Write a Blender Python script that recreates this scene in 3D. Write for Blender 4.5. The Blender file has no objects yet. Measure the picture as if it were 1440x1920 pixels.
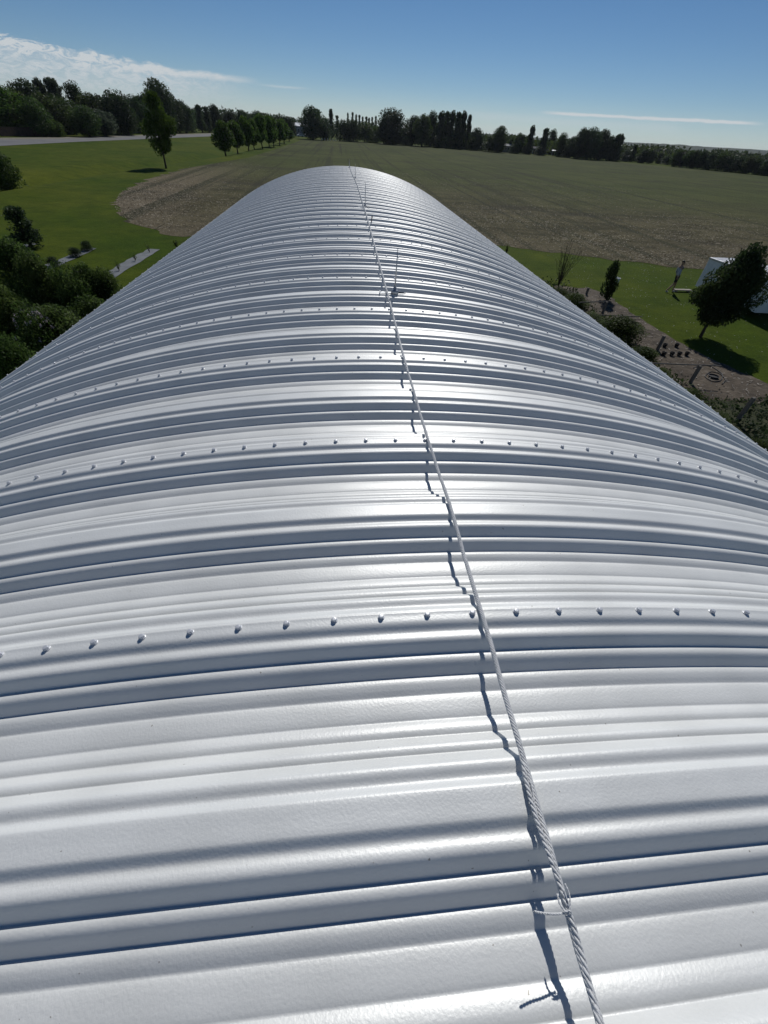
import bpy, bmesh, math, random
import numpy as np
from mathutils import Vector, Matrix
from mathutils.geometry import tessellate_polygon
R = math.radians
rng = np.random.default_rng(11)
random.seed(5)
sc = bpy.context.scene
col = sc.collection

# ------------------------------------------------------------------ camera
F_PX = 749.0                       # focal length in pixels of a 1440 x 1920 frame
PITCH, YAW, ROLL = 0.76314, 0.12996, 0.07
CAM = Vector((-0.18013, 0.0, 0.68744))   # metres above the ridge of the roof (z = 0)
FW = Vector((math.sin(YAW)*math.cos(PITCH), math.cos(YAW)*math.cos(PITCH), -math.sin(PITCH)))
_rt = Vector((math.cos(YAW), -math.sin(YAW), 0)); _up = _rt.cross(FW)
RT = math.cos(ROLL)*_rt + math.sin(ROLL)*_up
UP = -math.sin(ROLL)*_rt + math.cos(ROLL)*_up
cd = bpy.data.cameras.new('camera'); cam = bpy.data.objects.new('camera', cd); col.objects.link(cam)
cd.sensor_fit = 'VERTICAL'; cd.sensor_height = 36.0; cd.sensor_width = 27.0
cd.lens = F_PX*36.0/1920.0
cd.clip_start = 0.02; cd.clip_end = 20000
m3 = Matrix((RT, UP, -FW)).transposed()
cam.matrix_world = Matrix.Translation(CAM) @ m3.to_4x4()
sc.camera = cam

# ------------------------------------------------------------------ sun, sky, exposure
SUN_AZ, SUN_EL = 16.0, 42.0
sdir = Vector((math.sin(R(SUN_AZ))*math.cos(R(SUN_EL)), math.cos(R(SUN_AZ))*math.cos(R(SUN_EL)), math.sin(R(SUN_EL))))
ld = bpy.data.lights.new('sun', 'SUN'); ld.energy = 4.6; ld.angle = R(0.5); ld.color = (1.0, 0.982, 0.955)
lo = bpy.data.objects.new('sun', ld); col.objects.link(lo); lo.rotation_euler = sdir.to_track_quat('Z', 'Y').to_euler()
w = bpy.data.worlds.new('World'); sc.world = w; w.use_nodes = True
wn, wl = w.node_tree.nodes, w.node_tree.links
bg = wn['Background']
sky = wn.new('ShaderNodeTexSky'); sky.sky_type = 'NISHITA'; sky.sun_disc = False
sky.sun_elevation = R(SUN_EL); sky.sun_rotation = R(SUN_AZ); sky.altitude = 1200
sky.air_density = 0.8; sky.dust_density = 0.0; sky.ozone_density = 4.0
SKY_STRENGTH = 0.077
def wm(op, a, b=None, c=None, clamp=False):
    n = wn.new('ShaderNodeMath'); n.operation = op; n.use_clamp = clamp
    for i, v in enumerate((a, b, c)):
        if v is None: continue
        if isinstance(v, (int, float)): n.inputs[i].default_value = v
        else: wl.new(v, n.inputs[i])
    return n.outputs[0]
def wsmooth(v, lo_, hi_):
    n = wn.new('ShaderNodeMapRange'); n.interpolation_type = 'SMOOTHSTEP'
    wl.new(v, n.inputs[0])
    for i, x in ((1, lo_), (2, hi_), (3, 0.0), (4, 1.0)):
        if isinstance(x, (int, float)): n.inputs[i].default_value = x
        else: wl.new(x, n.inputs[i])
    return n.outputs[0]
tc = wn.new('ShaderNodeTexCoord'); sx = wn.new('ShaderNodeSeparateXYZ'); wl.new(tc.outputs['Generated'], sx.inputs[0])
AZ = wm('MULTIPLY', wm('ARCTAN2', sx.outputs[0], sx.outputs[1]), 57.2958)      # degrees right of the roof axis
EL = wm('MULTIPLY', wm('ARCSINE', sx.outputs[2]), 57.2958)
cb = wn.new('ShaderNodeCombineXYZ'); wl.new(wm('MULTIPLY', AZ, 0.35), cb.inputs[0]); wl.new(EL, cb.inputs[1])
def wnoise(vec, scale, detail=6, rough=0.6, dist=0.0, off=0.0):
    n = wn.new('ShaderNodeTexNoise'); n.inputs['Scale'].default_value = scale; n.inputs['Detail'].default_value = detail
    n.inputs['Roughness'].default_value = rough; n.inputs['Distortion'].default_value = dist
    if off:
        a = wn.new('ShaderNodeVectorMath'); a.inputs[1].default_value = (off, off, 0); wl.new(vec, a.inputs[0]); vec = a.outputs[0]
    wl.new(vec, n.inputs['Vector']); return n.outputs['Fac']
n1 = wnoise(cb.outputs[0], 1.5, 8, 0.66, 0.6); n2 = wnoise(cb.outputs[0], 2.6, 7, 0.66, 1.2, 7.0)
cb2 = wn.new('ShaderNodeCombineXYZ'); wl.new(wm('MULTIPLY', AZ, 0.10), cb2.inputs[0]); wl.new(wm('ADD', EL, wm('MULTIPLY', AZ, 0.02)), cb2.inputs[1])
n3 = wnoise(cb2.outputs[0], 2.2, 6, 0.6, 0.3, 3.0)
# bank of cloud at the left: its top falls from 4 degrees at azimuth -27 to 2.6 at -8
top = wm('ADD', wm('MULTIPLY_ADD', AZ, -0.066, 2.12), wm('MULTIPLY', wm('SUBTRACT', n1, 0.5), 1.6))
edge = wsmooth(wm('SUBTRACT', top, EL), -0.05, 0.32)
fade = wm('SUBTRACT', 1.0, wsmooth(AZ, -17.0, -6.5))
low = wsmooth(EL, wm('SUBTRACT', 0.6, 0.0), 2.6)
bank = wm('MULTIPLY', wm('MULTIPLY', edge, fade), wm('MULTIPLY_ADD', low, 0.62, 0.24))
bank = wm('MULTIPLY', bank, wm('MULTIPLY_ADD', wsmooth(n2, 0.35, 0.65), 0.65, 0.35))
# bright puffs on its crest
puff = wm('MULTIPLY', wm('MULTIPLY', wsmooth(wm('SUBTRACT', top, EL), 0.0, 0.25), wm('SUBTRACT', 1.0, wsmooth(wm('SUBTRACT', top, EL), 0.35, 1.1))), wm('SUBTRACT', 1.0, wsmooth(AZ, -24.0, -16.0)))
puff = wm('MULTIPLY', puff, wsmooth(n2, 0.38, 0.62))
# thin streaks
def streak(az0, az1, c0, slope, wdt, amt, noise_amt):
    ctr = wm('ADD', wm('MULTIPLY_ADD', AZ, slope, c0), wm('MULTIPLY', wm('SUBTRACT', n1, 0.5), noise_amt))
    d = wm('ABSOLUTE', wm('SUBTRACT', EL, ctr))
    k = wm('SUBTRACT', 1.0, wsmooth(d, 0.0, wdt))
    e = wm('MULTIPLY', wsmooth(AZ, az0, az0+3.0), wm('SUBTRACT', 1.0, wsmooth(AZ, az1-3.0, az1)))
    return wm('MULTIPLY', wm('MULTIPLY', k, e), wm('MULTIPLY_ADD', n3, amt, amt*0.5))
s1 = streak(19.5, 39.5, 1.95, 0.0, 0.17, 1.1, 0.22)
s1b = streak(12.0, 34.0, 1.45, 0.0, 0.5, 0.16, 0.4)
s2 = streak(-20.0, -7.0, 2.55, -0.015, 0.33, 0.60, 0.5)
s3 = streak(-8.5, -2.0, 2.45, 0.0, 0.14, 0.4, 0.3)
cov = wm('ADD', wm('ADD', wm('ADD', bank, s1), wm('ADD', s2, s3)), wm('ADD', wm('MULTIPLY', puff, 0.7), s1b), clamp=False)
haze_low = wm('MULTIPLY', wm('SUBTRACT', 1.0, wsmooth(EL, 0.5, 3.2)), wm('MULTIPLY_ADD', n3, 0.30, 0.02))
cov = wm('MINIMUM', wm('ADD', cov, haze_low), 0.95)
mx = wn.new('ShaderNodeMix'); mx.data_type = 'RGBA'; mx.clamp_factor = True
wl.new(cov, mx.inputs[0]); hsv = wn.new('ShaderNodeHueSaturation'); hsv.inputs['Saturation'].default_value = 1.14; wl.new(sky.outputs[0], hsv.inputs['Color']); wl.new(hsv.outputs[0], mx.inputs[6])
CLOUD = 0.92/SKY_STRENGTH
mx.inputs[7].default_value = (0.90*CLOUD, 0.96*CLOUD, 1.0*CLOUD, 1)
wl.new(mx.outputs[2], bg.inputs[0]); bg.inputs[1].default_value = SKY_STRENGTH
vs = sc.view_settings; vs.view_transform = 'Standard'; vs.look = 'None'; vs.exposure = -0.55; vs.gamma = 1; vs.use_curve_mapping = False

# ------------------------------------------------------------------ helpers
GZ = -5.91                          # the ground lies 5.9 m below the ridge
NAD = (665.2, 1741.2)               # where plumb lines meet
def ray(x, y): return FW + RT*((x-720)/F_PX) - UP*((y-960)/F_PX)
def at(x, y, z=GZ):
    d = ray(x, y); t = (z-CAM.z)/d.z; return CAM + d*t
def hgt(x, y, G):
    d = ray(x, y); h = Vector((d.x, d.y)); g = Vector((G.x-CAM.x, G.y-CAM.y))
    return (CAM + d*(h.dot(g)/h.dot(h))).z - G.z
def upright(xt, yt, yb):
    """ground point and height of something whose top is seen at (xt,yt) and whose foot is at image row yb"""
    xb = xt + (NAD[0]-xt)*(yb-yt)/(NAD[1]-yt)
    G = at(xb, yb); return G, hgt(xt, yt, G)
def mpp(G):                         # metres per pixel there
    return (G-CAM).dot(FW)/F_PX
def tag(o, label=None, cat=None, group=None, kind=None):
    if label: o['label'] = label
    if cat: o['category'] = cat
    if group: o['group'] = group
    if kind: o['kind'] = kind
    return o
def link(name, me, mat=None, parent=None, loc=None):
    o = bpy.data.objects.new(name, me); col.objects.link(o)
    if mat is not None and me is not None and not me.materials: me.materials.append(mat)
    if parent: o.parent = parent
    if loc is not None: o.location = loc
    return o
def empty(name, loc=(0, 0, 0), rz=0.0):
    o = bpy.data.objects.new(name, None); col.objects.link(o); o.location = loc; o.rotation_euler = (0, 0, rz)
    o.empty_display_size = 0.2; return o
def mesh_np(name, V, Q, smooth=False, n=4):
    me = bpy.data.meshes.new(name); V = np.asarray(V, dtype=np.float32); Q = np.asarray(Q, dtype=np.int32)
    me.vertices.add(len(V)); me.vertices.foreach_set('co', V.ravel())
    me.loops.add(Q.size); me.loops.foreach_set('vertex_index', Q.ravel())
    me.polygons.add(len(Q)); me.polygons.foreach_set('loop_start', np.arange(len(Q), dtype=np.int32)*n)
    me.polygons.foreach_set('loop_total', np.full(len(Q), n, dtype=np.int32))
    if smooth: me.polygons.foreach_set('use_smooth', np.ones(len(Q), dtype=bool))
    me.update(calc_edges=True); me.validate(); return me
def copy_tree(o, parent=None):
    c = o.copy(); col.objects.link(c)
    if parent: c.parent = parent
    for ch in list(o.children): copy_tree(ch, c)
    return c
class MB:
    def __init__(s): s.V = []; s.F = []
    def add(s, V, F):
        b = len(s.V); s.V += [tuple(v) for v in V]; s.F += [tuple(b+i for i in f) for f in F]
    def box(s, lo_, hi_, M=None):
        x0, y0, z0 = lo_; x1, y1, z1 = hi_
        V = [Vector(v) for v in ((x0,y0,z0),(x1,y0,z0),(x1,y1,z0),(x0,y1,z0),(x0,y0,z1),(x1,y0,z1),(x1,y1,z1),(x0,y1,z1))]
        if M: V = [M @ v for v in V]
        s.add(V, ((0,3,2,1),(4,5,6,7),(0,1,5,4),(1,2,6,5),(2,3,7,6),(3,0,4,7)))
    def tube(s, pts, rad, n=8, cap=True):
        pts = [Vector(p) for p in pts]; k = len(pts)
        if isinstance(rad, (int, float)): rad = [rad]*k
        ref = Vector((0.13, 0.21, 1)).normalized(); rings = []
        T0 = (pts[1]-pts[0]).normalized(); U = T0.cross(ref)
        if U.length < 1e-3: U = T0.cross(Vector((1, 0, 0)))
        U.normalize(); V = []
        for i, p in enumerate(pts):
            T = (pts[min(i+1, k-1)]-pts[max(i-1, 0)]).normalized()
            U = (U - T*U.dot(T)).normalized(); W = T.cross(U)
            for j in range(n):
                a = 2*math.pi*j/n; V.append(p + (U*math.cos(a)+W*math.sin(a))*rad[i])
        Fs = [(i*n+j, i*n+(j+1) % n, (i+1)*n+(j+1) % n, (i+1)*n+j) for i in range(k-1) for j in range(n)]
        if cap: Fs += [tuple(range(n-1, -1, -1)), tuple((k-1)*n+j for j in range(n))]
        s.add(V, Fs)
    def lathe(s, prof, n=16, M=None):
        V = []; k = len(prof)
        for r_, z in prof:
            for j in range(n):
                a = 2*math.pi*j/n; v = Vector((r_*math.cos(a), r_*math.sin(a), z)); V.append(M @ v if M else v)
        Fs = [(i*n+j, i*n+(j+1) % n, (i+1)*n+(j+1) % n, (i+1)*n+j) for i in range(k-1) for j in range(n)]
        Fs += [tuple(range(n-1, -1, -1)), tuple((k-1)*n+j for j in range(n))]
        s.add(V, Fs)
    def mesh(s, name, smooth=False, auto=None):
        me = bpy.data.meshes.new(name); me.from_pydata(s.V, [], s.F); me.update()
        if smooth: me.polygons.foreach_set('use_smooth', [True]*len(me.polygons))
        return me
    def build(s, name, mat, parent=None, smooth=False):
        return link(name, s.mesh(name, smooth), mat, parent)

# ------------------------------------------------------------------ materials
def mat(name, color, rough=0.8, metal=0.0, spec=0.3):
    m = bpy.data.materials.new(name); m.use_nodes = True; b = m.node_tree.nodes['Principled BSDF']
    b.inputs['Base Color'].default_value = (*color, 1); b.inputs['Roughness'].default_value = rough
    b.inputs['Metallic'].default_value = metal; b.inputs['Specular IOR Level'].default_value = spec
    return m
def noise_mat(name, cols, scale=1.0, rough=0.9, detail=6, coord='Object', metal=0.0, spec=0.2, bump=0.0, bump_scale=20, stretch=(1, 1, 1), lo_=0.3, hi_=0.7, rnd=0.0):
    """colour ramp over noise; cols = list of colours"""
    m = mat(name, cols[0], rough, metal, spec); nt = m.node_tree; N, L = nt.nodes, nt.links; b = N['Principled BSDF']
    t = N.new('ShaderNodeTexCoord'); mp = N.new('ShaderNodeMapping'); mp.inputs['Scale'].default_value = stretch
    if coord == 'World':
        g = N.new('ShaderNodeNewGeometry'); L.new(g.outputs['Position'], mp.inputs[0])
    else: L.new(t.outputs[coord], mp.inputs[0])
    n = N.new('ShaderNodeTexNoise'); n.inputs['Scale'].default_value = scale; n.inputs['Detail'].default_value = detail; n.inputs['Roughness'].default_value = 0.65
    L.new(mp.outputs[0], n.inputs['Vector'])
    r_ = N.new('ShaderNodeValToRGB'); cr = r_.color_ramp
    while len(cr.elements) < len(cols): cr.elements.new(0.5)
    for i, c in enumerate(cols):
        cr.elements[i].position = lo_ + (hi_-lo_)*i/max(1, len(cols)-1); cr.elements[i].color = (*c, 1)
    L.new(n.outputs['Fac'], r_.inputs[0]); out = r_.outputs[0]
    if rnd:
        oi = N.new('ShaderNodeObjectInfo'); hs = N.new('ShaderNodeHueSaturation')
        a = N.new('ShaderNodeMapRange'); a.inputs[3].default_value = 1-rnd; a.inputs[4].default_value = 1+rnd
        L.new(oi.outputs['Random'], a.inputs[0]); L.new(a.outputs[0], hs.inputs['Value']); L.new(out, hs.inputs['Color'])
        a2 = N.new('ShaderNodeMapRange'); a2.inputs[3].default_value = 0.485; a2.inputs[4].default_value = 0.52
        L.new(oi.outputs['Random'], a2.inputs[0]); L.new(a2.outputs[0], hs.inputs['Hue']); out = hs.outputs[0]
    L.new(out, b.inputs['Base Color'])
    if bump:
        n2_ = N.new('ShaderNodeTexNoise'); n2_.inputs['Scale'].default_value = bump_scale; n2_.inputs['Detail'].default_value = 4
        L.new(mp.outputs[0], n2_.inputs['Vector']); bp = N.new('ShaderNodeBump'); bp.inputs['Strength'].default_value = 1.0
        bp.inputs['Distance'].default_value = bump; L.new(n2_.outputs['Fac'], bp.inputs['Height']); L.new(bp.outputs[0], b.inputs['Normal'])
    return m
def leaf_mat(name, c0, c1, c2, scale=1.2, rnd=0.25, trans=0.40):
    m = noise_mat(name, [c0, c1, c2], scale, 0.6, 3, 'World', spec=0.15, rnd=rnd)
    nt = m.node_tree; N, L = nt.nodes, nt.links; b = N['Principled BSDF']; o = N['Material Output']
    tr = N.new('ShaderNodeBsdfTranslucent'); ms = N.new('ShaderNodeMixShader'); ms.inputs[0].default_value = trans
    src = b.inputs['Base Color'].links[0].from_socket; L.new(src, tr.inputs[0])
    L.new(b.outputs[0], ms.inputs[1]); L.new(tr.outputs[0], ms.inputs[2]); L.new(ms.outputs[0], o.inputs[0])
    return m
def roof_material():
    m = mat('painted_steel', (0.60, 0.62, 0.65), 0.45, 0.12, 0.5); nt = m.node_tree; N, L = nt.nodes, nt.links; b = N['Principled BSDF']
    g = N.new('ShaderNodeNewGeometry')
    a = N.new('ShaderNodeTexNoise'); a.inputs['Scale'].default_value = 230; a.inputs['Detail'].default_value = 2; L.new(g.outputs['Position'], a.inputs['Vector'])
    c = N.new('ShaderNodeTexNoise'); c.inputs['Scale'].default_value = 2.2; c.inputs['Detail'].default_value = 3
    mp = N.new('ShaderNodeMapping'); mp.inputs['Scale'].default_value = (0.5, 3.0, 1); L.new(g.outputs['Position'], mp.inputs[0]); L.new(mp.outputs[0], c.inputs['Vector'])
    b1 = N.new('ShaderNodeBump'); b1.inputs['Distance'].default_value = 0.0004; b1.inputs['Strength'].default_value = 1; L.new(a.outputs['Fac'], b1.inputs['Height'])
    b2 = N.new('ShaderNodeBump'); b2.inputs['Distance'].default_value = 0.003; b2.inputs['Strength'].default_value = 0.5; L.new(c.outputs['Fac'], b2.inputs['Height']); L.new(b1.outputs[0], b2.inputs['Normal'])
    L.new(b2.outputs[0], b.inputs['Normal'])
    # faint dust and chalking
    d = N.new('ShaderNodeTexNoise'); d.inputs['Scale'].default_value = 7; d.inputs['Detail'].default_value = 6; L.new(g.outputs['Position'], d.inputs['Vector'])
    r_ = N.new('ShaderNodeValToRGB'); r_.color_ramp.elements[0].position = 0.3; r_.color_ramp.elements[0].color = (0.66, 0.665, 0.64, 1)
    r_.color_ramp.elements[1].position = 0.62; r_.color_ramp.elements[1].color = (0.72, 0.725, 0.70, 1); L.new(d.outputs['Fac'], r_.inputs[0])
    sp = N.new('ShaderNodeTexNoise'); sp.inputs['Scale'].default_value = 150; sp.inputs['Detail'].default_value = 1; L.new(g.outputs['Position'], sp.inputs['Vector'])
    rs = N.new('ShaderNodeValToRGB'); rs.color_ramp.elements[0].position = 0.79; rs.color_ramp.elements[0].color = (1, 1, 1, 1); rs.color_ramp.elements[1].position = 0.82; rs.color_ramp.elements[1].color = (0.45, 0.42, 0.38, 1)
    L.new(sp.outputs['Fac'], rs.inputs[0]); mu = N.new('ShaderNodeMix'); mu.data_type = 'RGBA'; mu.blend_type = 'MULTIPLY'; mu.inputs[0].default_value = 1
    L.new(r_.outputs[0], mu.inputs[6]); L.new(rs.outputs[0], mu.inputs[7]); L.new(mu.outputs[2], b.inputs['Base Color'])
    rr = N.new('ShaderNodeMapRange'); rr.inputs[3].default_value = 0.42; rr.inputs[4].default_value = 0.52; L.new(d.outputs['Fac'], rr.inputs[0]); L.new(rr.outputs[0], b.inputs['Roughness'])
    return m
M = {}
M['roof'] = roof_material()
M['bolt'] = mat('bolt_zinc', (0.60, 0.61, 0.63), 0.4, 0.3, 0.5)
M['rope'] = noise_mat('braided_cord', [(0.34, 0.345, 0.35), (0.70, 0.705, 0.70), (0.54, 0.54, 0.54)], 260, 0.85, 3, spec=0.1, bump=0.0005, bump_scale=500)
M['galv'] = noise_mat('galvanised', [(0.36, 0.37, 0.38), (0.52, 0.53, 0.54)], 30, 0.45, metal=0.7)
M['dark'] = mat('dark_rubber', (0.015, 0.015, 0.017), 0.6)
M['lawn'] = None
M['leaf_far'] = leaf_mat('tree_foliage', (0.026, 0.044, 0.013), (0.050, 0.080, 0.018), (0.090, 0.130, 0.028), 0.35)
M['leaf_dark'] = leaf_mat('dark_foliage', (0.018, 0.032, 0.014), (0.034, 0.056, 0.019), (0.062, 0.088, 0.026), 0.5, 0.2)
M['leaf_mid'] = leaf_mat('bright_foliage', (0.034, 0.064, 0.010), (0.066, 0.115, 0.016), (0.115, 0.170, 0.030), 0.6)
M['leaf_grey'] = leaf_mat('grey_green_foliage', (0.030, 0.042, 0.026), (0.055, 0.072, 0.040), (0.095, 0.110, 0.065), 0.5)
M['leaf_near'] = leaf_mat('shrub_foliage', (0.022, 0.040, 0.010), (0.058, 0.088, 0.020), (0.140, 0.180, 0.055), 2.0, 0.2, 0.52)
M['bloom'] = noise_mat('lilac_bloom', [(0.42, 0.34, 0.37), (0.62, 0.54, 0.57)], 6, 0.8)
M['bark'] = noise_mat('bark', [(0.035, 0.028, 0.022), (0.075, 0.06, 0.048)], 6, 0.95, bump=0.01, bump_scale=12, stretch=(1, 1, 0.3))
M['white'] = noise_mat('white_paint', [(0.62, 0.63, 0.64), (0.78, 0.78, 0.78)], 3, 0.5, spec=0.4)
M['wallgrey'] = noise_mat('grey_siding', [(0.16, 0.17, 0.18), (0.24, 0.25, 0.26)], 2, 0.8)
M['roofdark'] = noise_mat('shingle', [(0.035, 0.036, 0.040), (0.07, 0.07, 0.075)], 4, 0.9)
M['fencewood'] = noise_mat('stained_board', [(0.035, 0.022, 0.015), (0.07, 0.045, 0.03)], 1.2, 0.85)
M['post'] = noise_mat('weathered_post', [(0.10, 0.09, 0.08), (0.22, 0.20, 0.17)], 9, 0.9, stretch=(1, 1, 0.2), bump=0.003, bump_scale=40)
M['glass'] = mat('window_glass', (0.02, 0.025, 0.03), 0.08, 0.0, 0.8)
M['road'] = noise_mat('asphalt', [(0.12, 0.12, 0.12), (0.19, 0.185, 0.18)], 0.25, 0.85, 8, 'World')
M['shoulder'] = noise_mat('gravel_verge', [(0.13, 0.12, 0.09), (0.24, 0.22, 0.17)], 1.0, 0.95, 8, 'World')
M['fabric'] = noise_mat('weed_cloth', [(0.11, 0.118, 0.12), (0.20, 0.21, 0.212)], 1.6, 0.7, 6, 'World', bump=0.01, bump_scale=3)
M['plank'] = noise_mat('bare_plank', [(0.24, 0.21, 0.17), (0.36, 0.33, 0.28)], 5, 0.8)

def ground_lawn():
    m = mat('lawn', (0.05, 0.07, 0.015), 0.95, 0, 0.05); nt = m.node_tree; N, L = nt.nodes, nt.links; b = N['Principled BSDF']
    g = N.new('ShaderNodeNewGeometry')
    def nz(s, d=6, st=(1, 1, 1)):
        mp = N.new('ShaderNodeMapping'); mp.inputs['Scale'].default_value = st; L.new(g.outputs['Position'], mp.inputs[0])
        n = N.new('ShaderNodeTexNoise'); n.inputs['Scale'].default_value = s; n.inputs['Detail'].default_value = d; n.inputs['Roughness'].default_value = 0.7
        L.new(mp.outputs[0], n.inputs['Vector']); return n.outputs['Fac']
    def ramp(src, p0, c0, p1, c1):
        r_ = N.new('ShaderNodeValToRGB'); r_.color_ramp.elements[0].position = p0; r_.color_ramp.elements[0].color = (*c0, 1)
        r_.color_ramp.elements[1].position = p1; r_.color_ramp.elements[1].color = (*c1, 1); L.new(src, r_.inputs[0]); return r_.outputs[0]
    big = ramp(nz(0.045, 4), 0.35, (0.038, 0.068, 0.003), 0.66, (0.080, 0.098, 0.008))
    mid = ramp(nz(0.6, 8), 0.3, (0.62, 0.68, 0.6), 0.72, (1.3, 1.22, 1.2))
    fine = ramp(nz(9.0, 5), 0.3, (0.6, 0.65, 0.6), 0.75, (1.45, 1.35, 1.4))
    a = N.new('ShaderNodeMix'); a.data_type = 'RGBA'; a.blend_type = 'MULTIPLY'; a.inputs[0].default_value = 1; L.new(big, a.inputs[6]); L.new(mid, a.inputs[7])
    c = N.new('ShaderNodeMix'); c.data_type = 'RGBA'; c.blend_type = 'MULTIPLY'; c.inputs[0].default_value = 0.8; L.new(a.outputs[2], c.inputs[6]); L.new(fine, c.inputs[7])
    L.new(c.outputs[2], b.inputs['Base Color'])
    bp = N.new('ShaderNodeBump'); bp.inputs['Distance'].default_value = 0.05; L.new(nz(6, 6), bp.inputs['Height']); L.new(bp.outputs[0], b.inputs['Normal'])
    return m
def ground_field():
    m = mat('stubble_field', (0.08, 0.07, 0.05), 0.95, 0, 0.05); nt = m.node_tree; N, L = nt.nodes, nt.links; b = N['Principled BSDF']
    g = N.new('ShaderNodeNewGeometry'); sp = N.new('ShaderNodeSeparateXYZ'); L.new(g.outputs['Position'], sp.inputs[0])
    def nz(s, d=6, st=(1, 1, 1), dist=0.0):
        mp = N.new('ShaderNodeMapping'); mp.inputs['Scale'].default_value = st; L.new(g.outputs['Position'], mp.inputs[0])
        n = N.new('ShaderNodeTexNoise'); n.inputs['Scale'].default_value = s; n.inputs['Detail'].default_value = d; n.inputs['Roughness'].default_value = 0.7; n.inputs['Distortion'].default_value = dist
        L.new(mp.outputs[0], n.inputs['Vector']); return n.outputs['Fac']
    def mth(op, a, b_=None, c_=None):
        n = N.new('ShaderNodeMath'); n.operation = op
        for i, v in enumerate((a, b_, c_)):
            if v is None: continue
            if isinstance(v, (int, float)): n.inputs[i].default_value = v
            else: L.new(v, n.inputs[i])
        return n.outputs[0]
    def ss(v, a, b_):
        n = N.new('ShaderNodeMapRange'); n.interpolation_type = 'SMOOTHSTEP'; L.new(v, n.inputs[0]); n.inputs[1].default_value = a; n.inputs[2].default_value = b_; return n.outputs[0]
    def mixc(f, a, b_, bl='MIX'):
        n = N.new('ShaderNodeMix'); n.data_type = 'RGBA'; n.blend_type = bl
        if isinstance(f, (int, float)): n.inputs[0].default_value = f
        else: L.new(f, n.inputs[0])
        for i, v in ((6, a), (7, b_)):
            if isinstance(v, tuple): n.inputs[i].default_value = (*v, 1)
            else: L.new(v, n.inputs[i])
        return n.outputs[2]
    # young green crop further out, straw litter near the headland
    yy = mth('ADD', sp.outputs[1], mth('MULTIPLY', mth('SUBTRACT', nz(0.03, 4), 0.5), 60.0))
    yy = mth('ADD', yy, mth('MULTIPLY', mth('MAXIMUM', sp.outputs[0], 0.0), 0.25))
    green = ss(yy, 50.0, 120.0)
    tan = mixc(ss(nz(0.12, 6, (1, 2.2, 1), 0.6), 0.38, 0.62), (0.058, 0.052, 0.027), (0.110, 0.096, 0.052))
    crop = mixc(ss(nz(0.06, 5, (1, 1, 1)), 0.35, 0.65), (0.056, 0.068, 0.022), (0.080, 0.090, 0.030))
    c = mixc(green, tan, crop)
    head = ss(mth('ADD', yy, 0.0), 52.0, 34.0); c = mixc(mth('MULTIPLY', head, 0.6), c, (0.145, 0.118, 0.080))
    lobe = mth('MULTIPLY', ss(sp.outputs[0], -13.0, -23.0), ss(sp.outputs[1], 130.0, 60.0)); c = mixc(mth('MULTIPLY', lobe, 0.8), c, (0.185, 0.150, 0.105))
    # wheel and drill tracks run away from the viewer
    tr = nz(0.5, 4, (1, 0.012, 1), 0.3); c = mixc(mth('MULTIPLY', ss(tr, 0.5, 0.64), 0.75), c, (0.040, 0.042, 0.022))
    pt = nz(0.035, 5, (1, 2.6, 1), 0.8); c = mixc(mth('MULTIPLY', ss(pt, 0.5, 0.66), 0.55), c, (0.036, 0.033, 0.024))
    fine = mixc(ss(nz(5.0, 6), 0.35, 0.7), (0.6, 0.6, 0.6), (1.5, 1.5, 1.45)); c = mixc(0.85, c, fine, 'MULTIPLY')
    L.new(c, b.inputs['Base Color'])
    bp = N.new('ShaderNodeBump'); bp.inputs['Distance'].default_value = 0.12; L.new(nz(3, 6), bp.inputs['Height']); L.new(bp.outputs[0], b.inputs['Normal'])
    return m
M['lawn'] = ground_lawn(); M['field'] = ground_field()
M['soil'] = noise_mat('garden_soil', [(0.034, 0.027, 0.019), (0.085, 0.067, 0.048), (0.150, 0.122, 0.090)], 1.1, 0.95, 9, 'World', bump=0.06, bump_scale=5)
M['hill'] = noise_mat('hillside', [(0.018, 0.030, 0.018), (0.036, 0.050, 0.028), (0.06, 0.07, 0.04)], 0.012, 0.95, 8, 'World', bump=2.0, bump_scale=0.1)
M['straw'] = noise_mat('straw', [(0.13, 0.105, 0.068), (0.30, 0.25, 0.17), (0.52, 0.46, 0.35)], 2.3, 0.8, 6, 'World')
M['petal'] = mat('clover_petal', (0.42, 0.42, 0.36), 0.8)

# ------------------------------------------------------------------ ground
def swale(x, y):
    """the left lawn dips into a shallow ditch and rises as a low bank beside the field"""
    x = np.asarray(x, float); y = np.asarray(y, float)
    d = x - np.interp(y, [10, 45, 62, 75, 90, 130, 190, 260], [-41, -40, -38.5, -37.5, -36.5, -31.5, -30.5, -30])
    m = np.clip((y-22)/20, 0, 1)*np.clip((330-y)/60, 0, 1)
    return m*(-0.95*np.exp(-(d/3.2)**2) + 0.18*np.exp(-((d-5.5)/2.5)**2))
xs = np.unique(np.concatenate([np.linspace(-60, -20, 60), np.linspace(-8000, -60, 24), np.linspace(-20, 60, 14), np.linspace(60, 8000, 24)]))
ys = np.unique(np.concatenate([np.linspace(-60, 20, 8), np.linspace(20, 340, 70), np.linspace(340, 9000, 30)]))
gx, gy = np.meshgrid(xs, ys, indexing='ij'); gz = GZ + swale(gx, gy)
ny = len(ys); V = np.stack([gx.ravel(), gy.ravel(), gz.ravel()], -1)
ii, jj = np.meshgrid(np.arange(len(xs)-1), np.arange(ny-1), indexing='ij'); a = (ii*ny+jj).ravel()
tag(link('ground', mesh_np('ground', V, np.stack([a, a+ny, a+ny+1, a+1], -1), True), M['lawn']), kind='structure')
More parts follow.
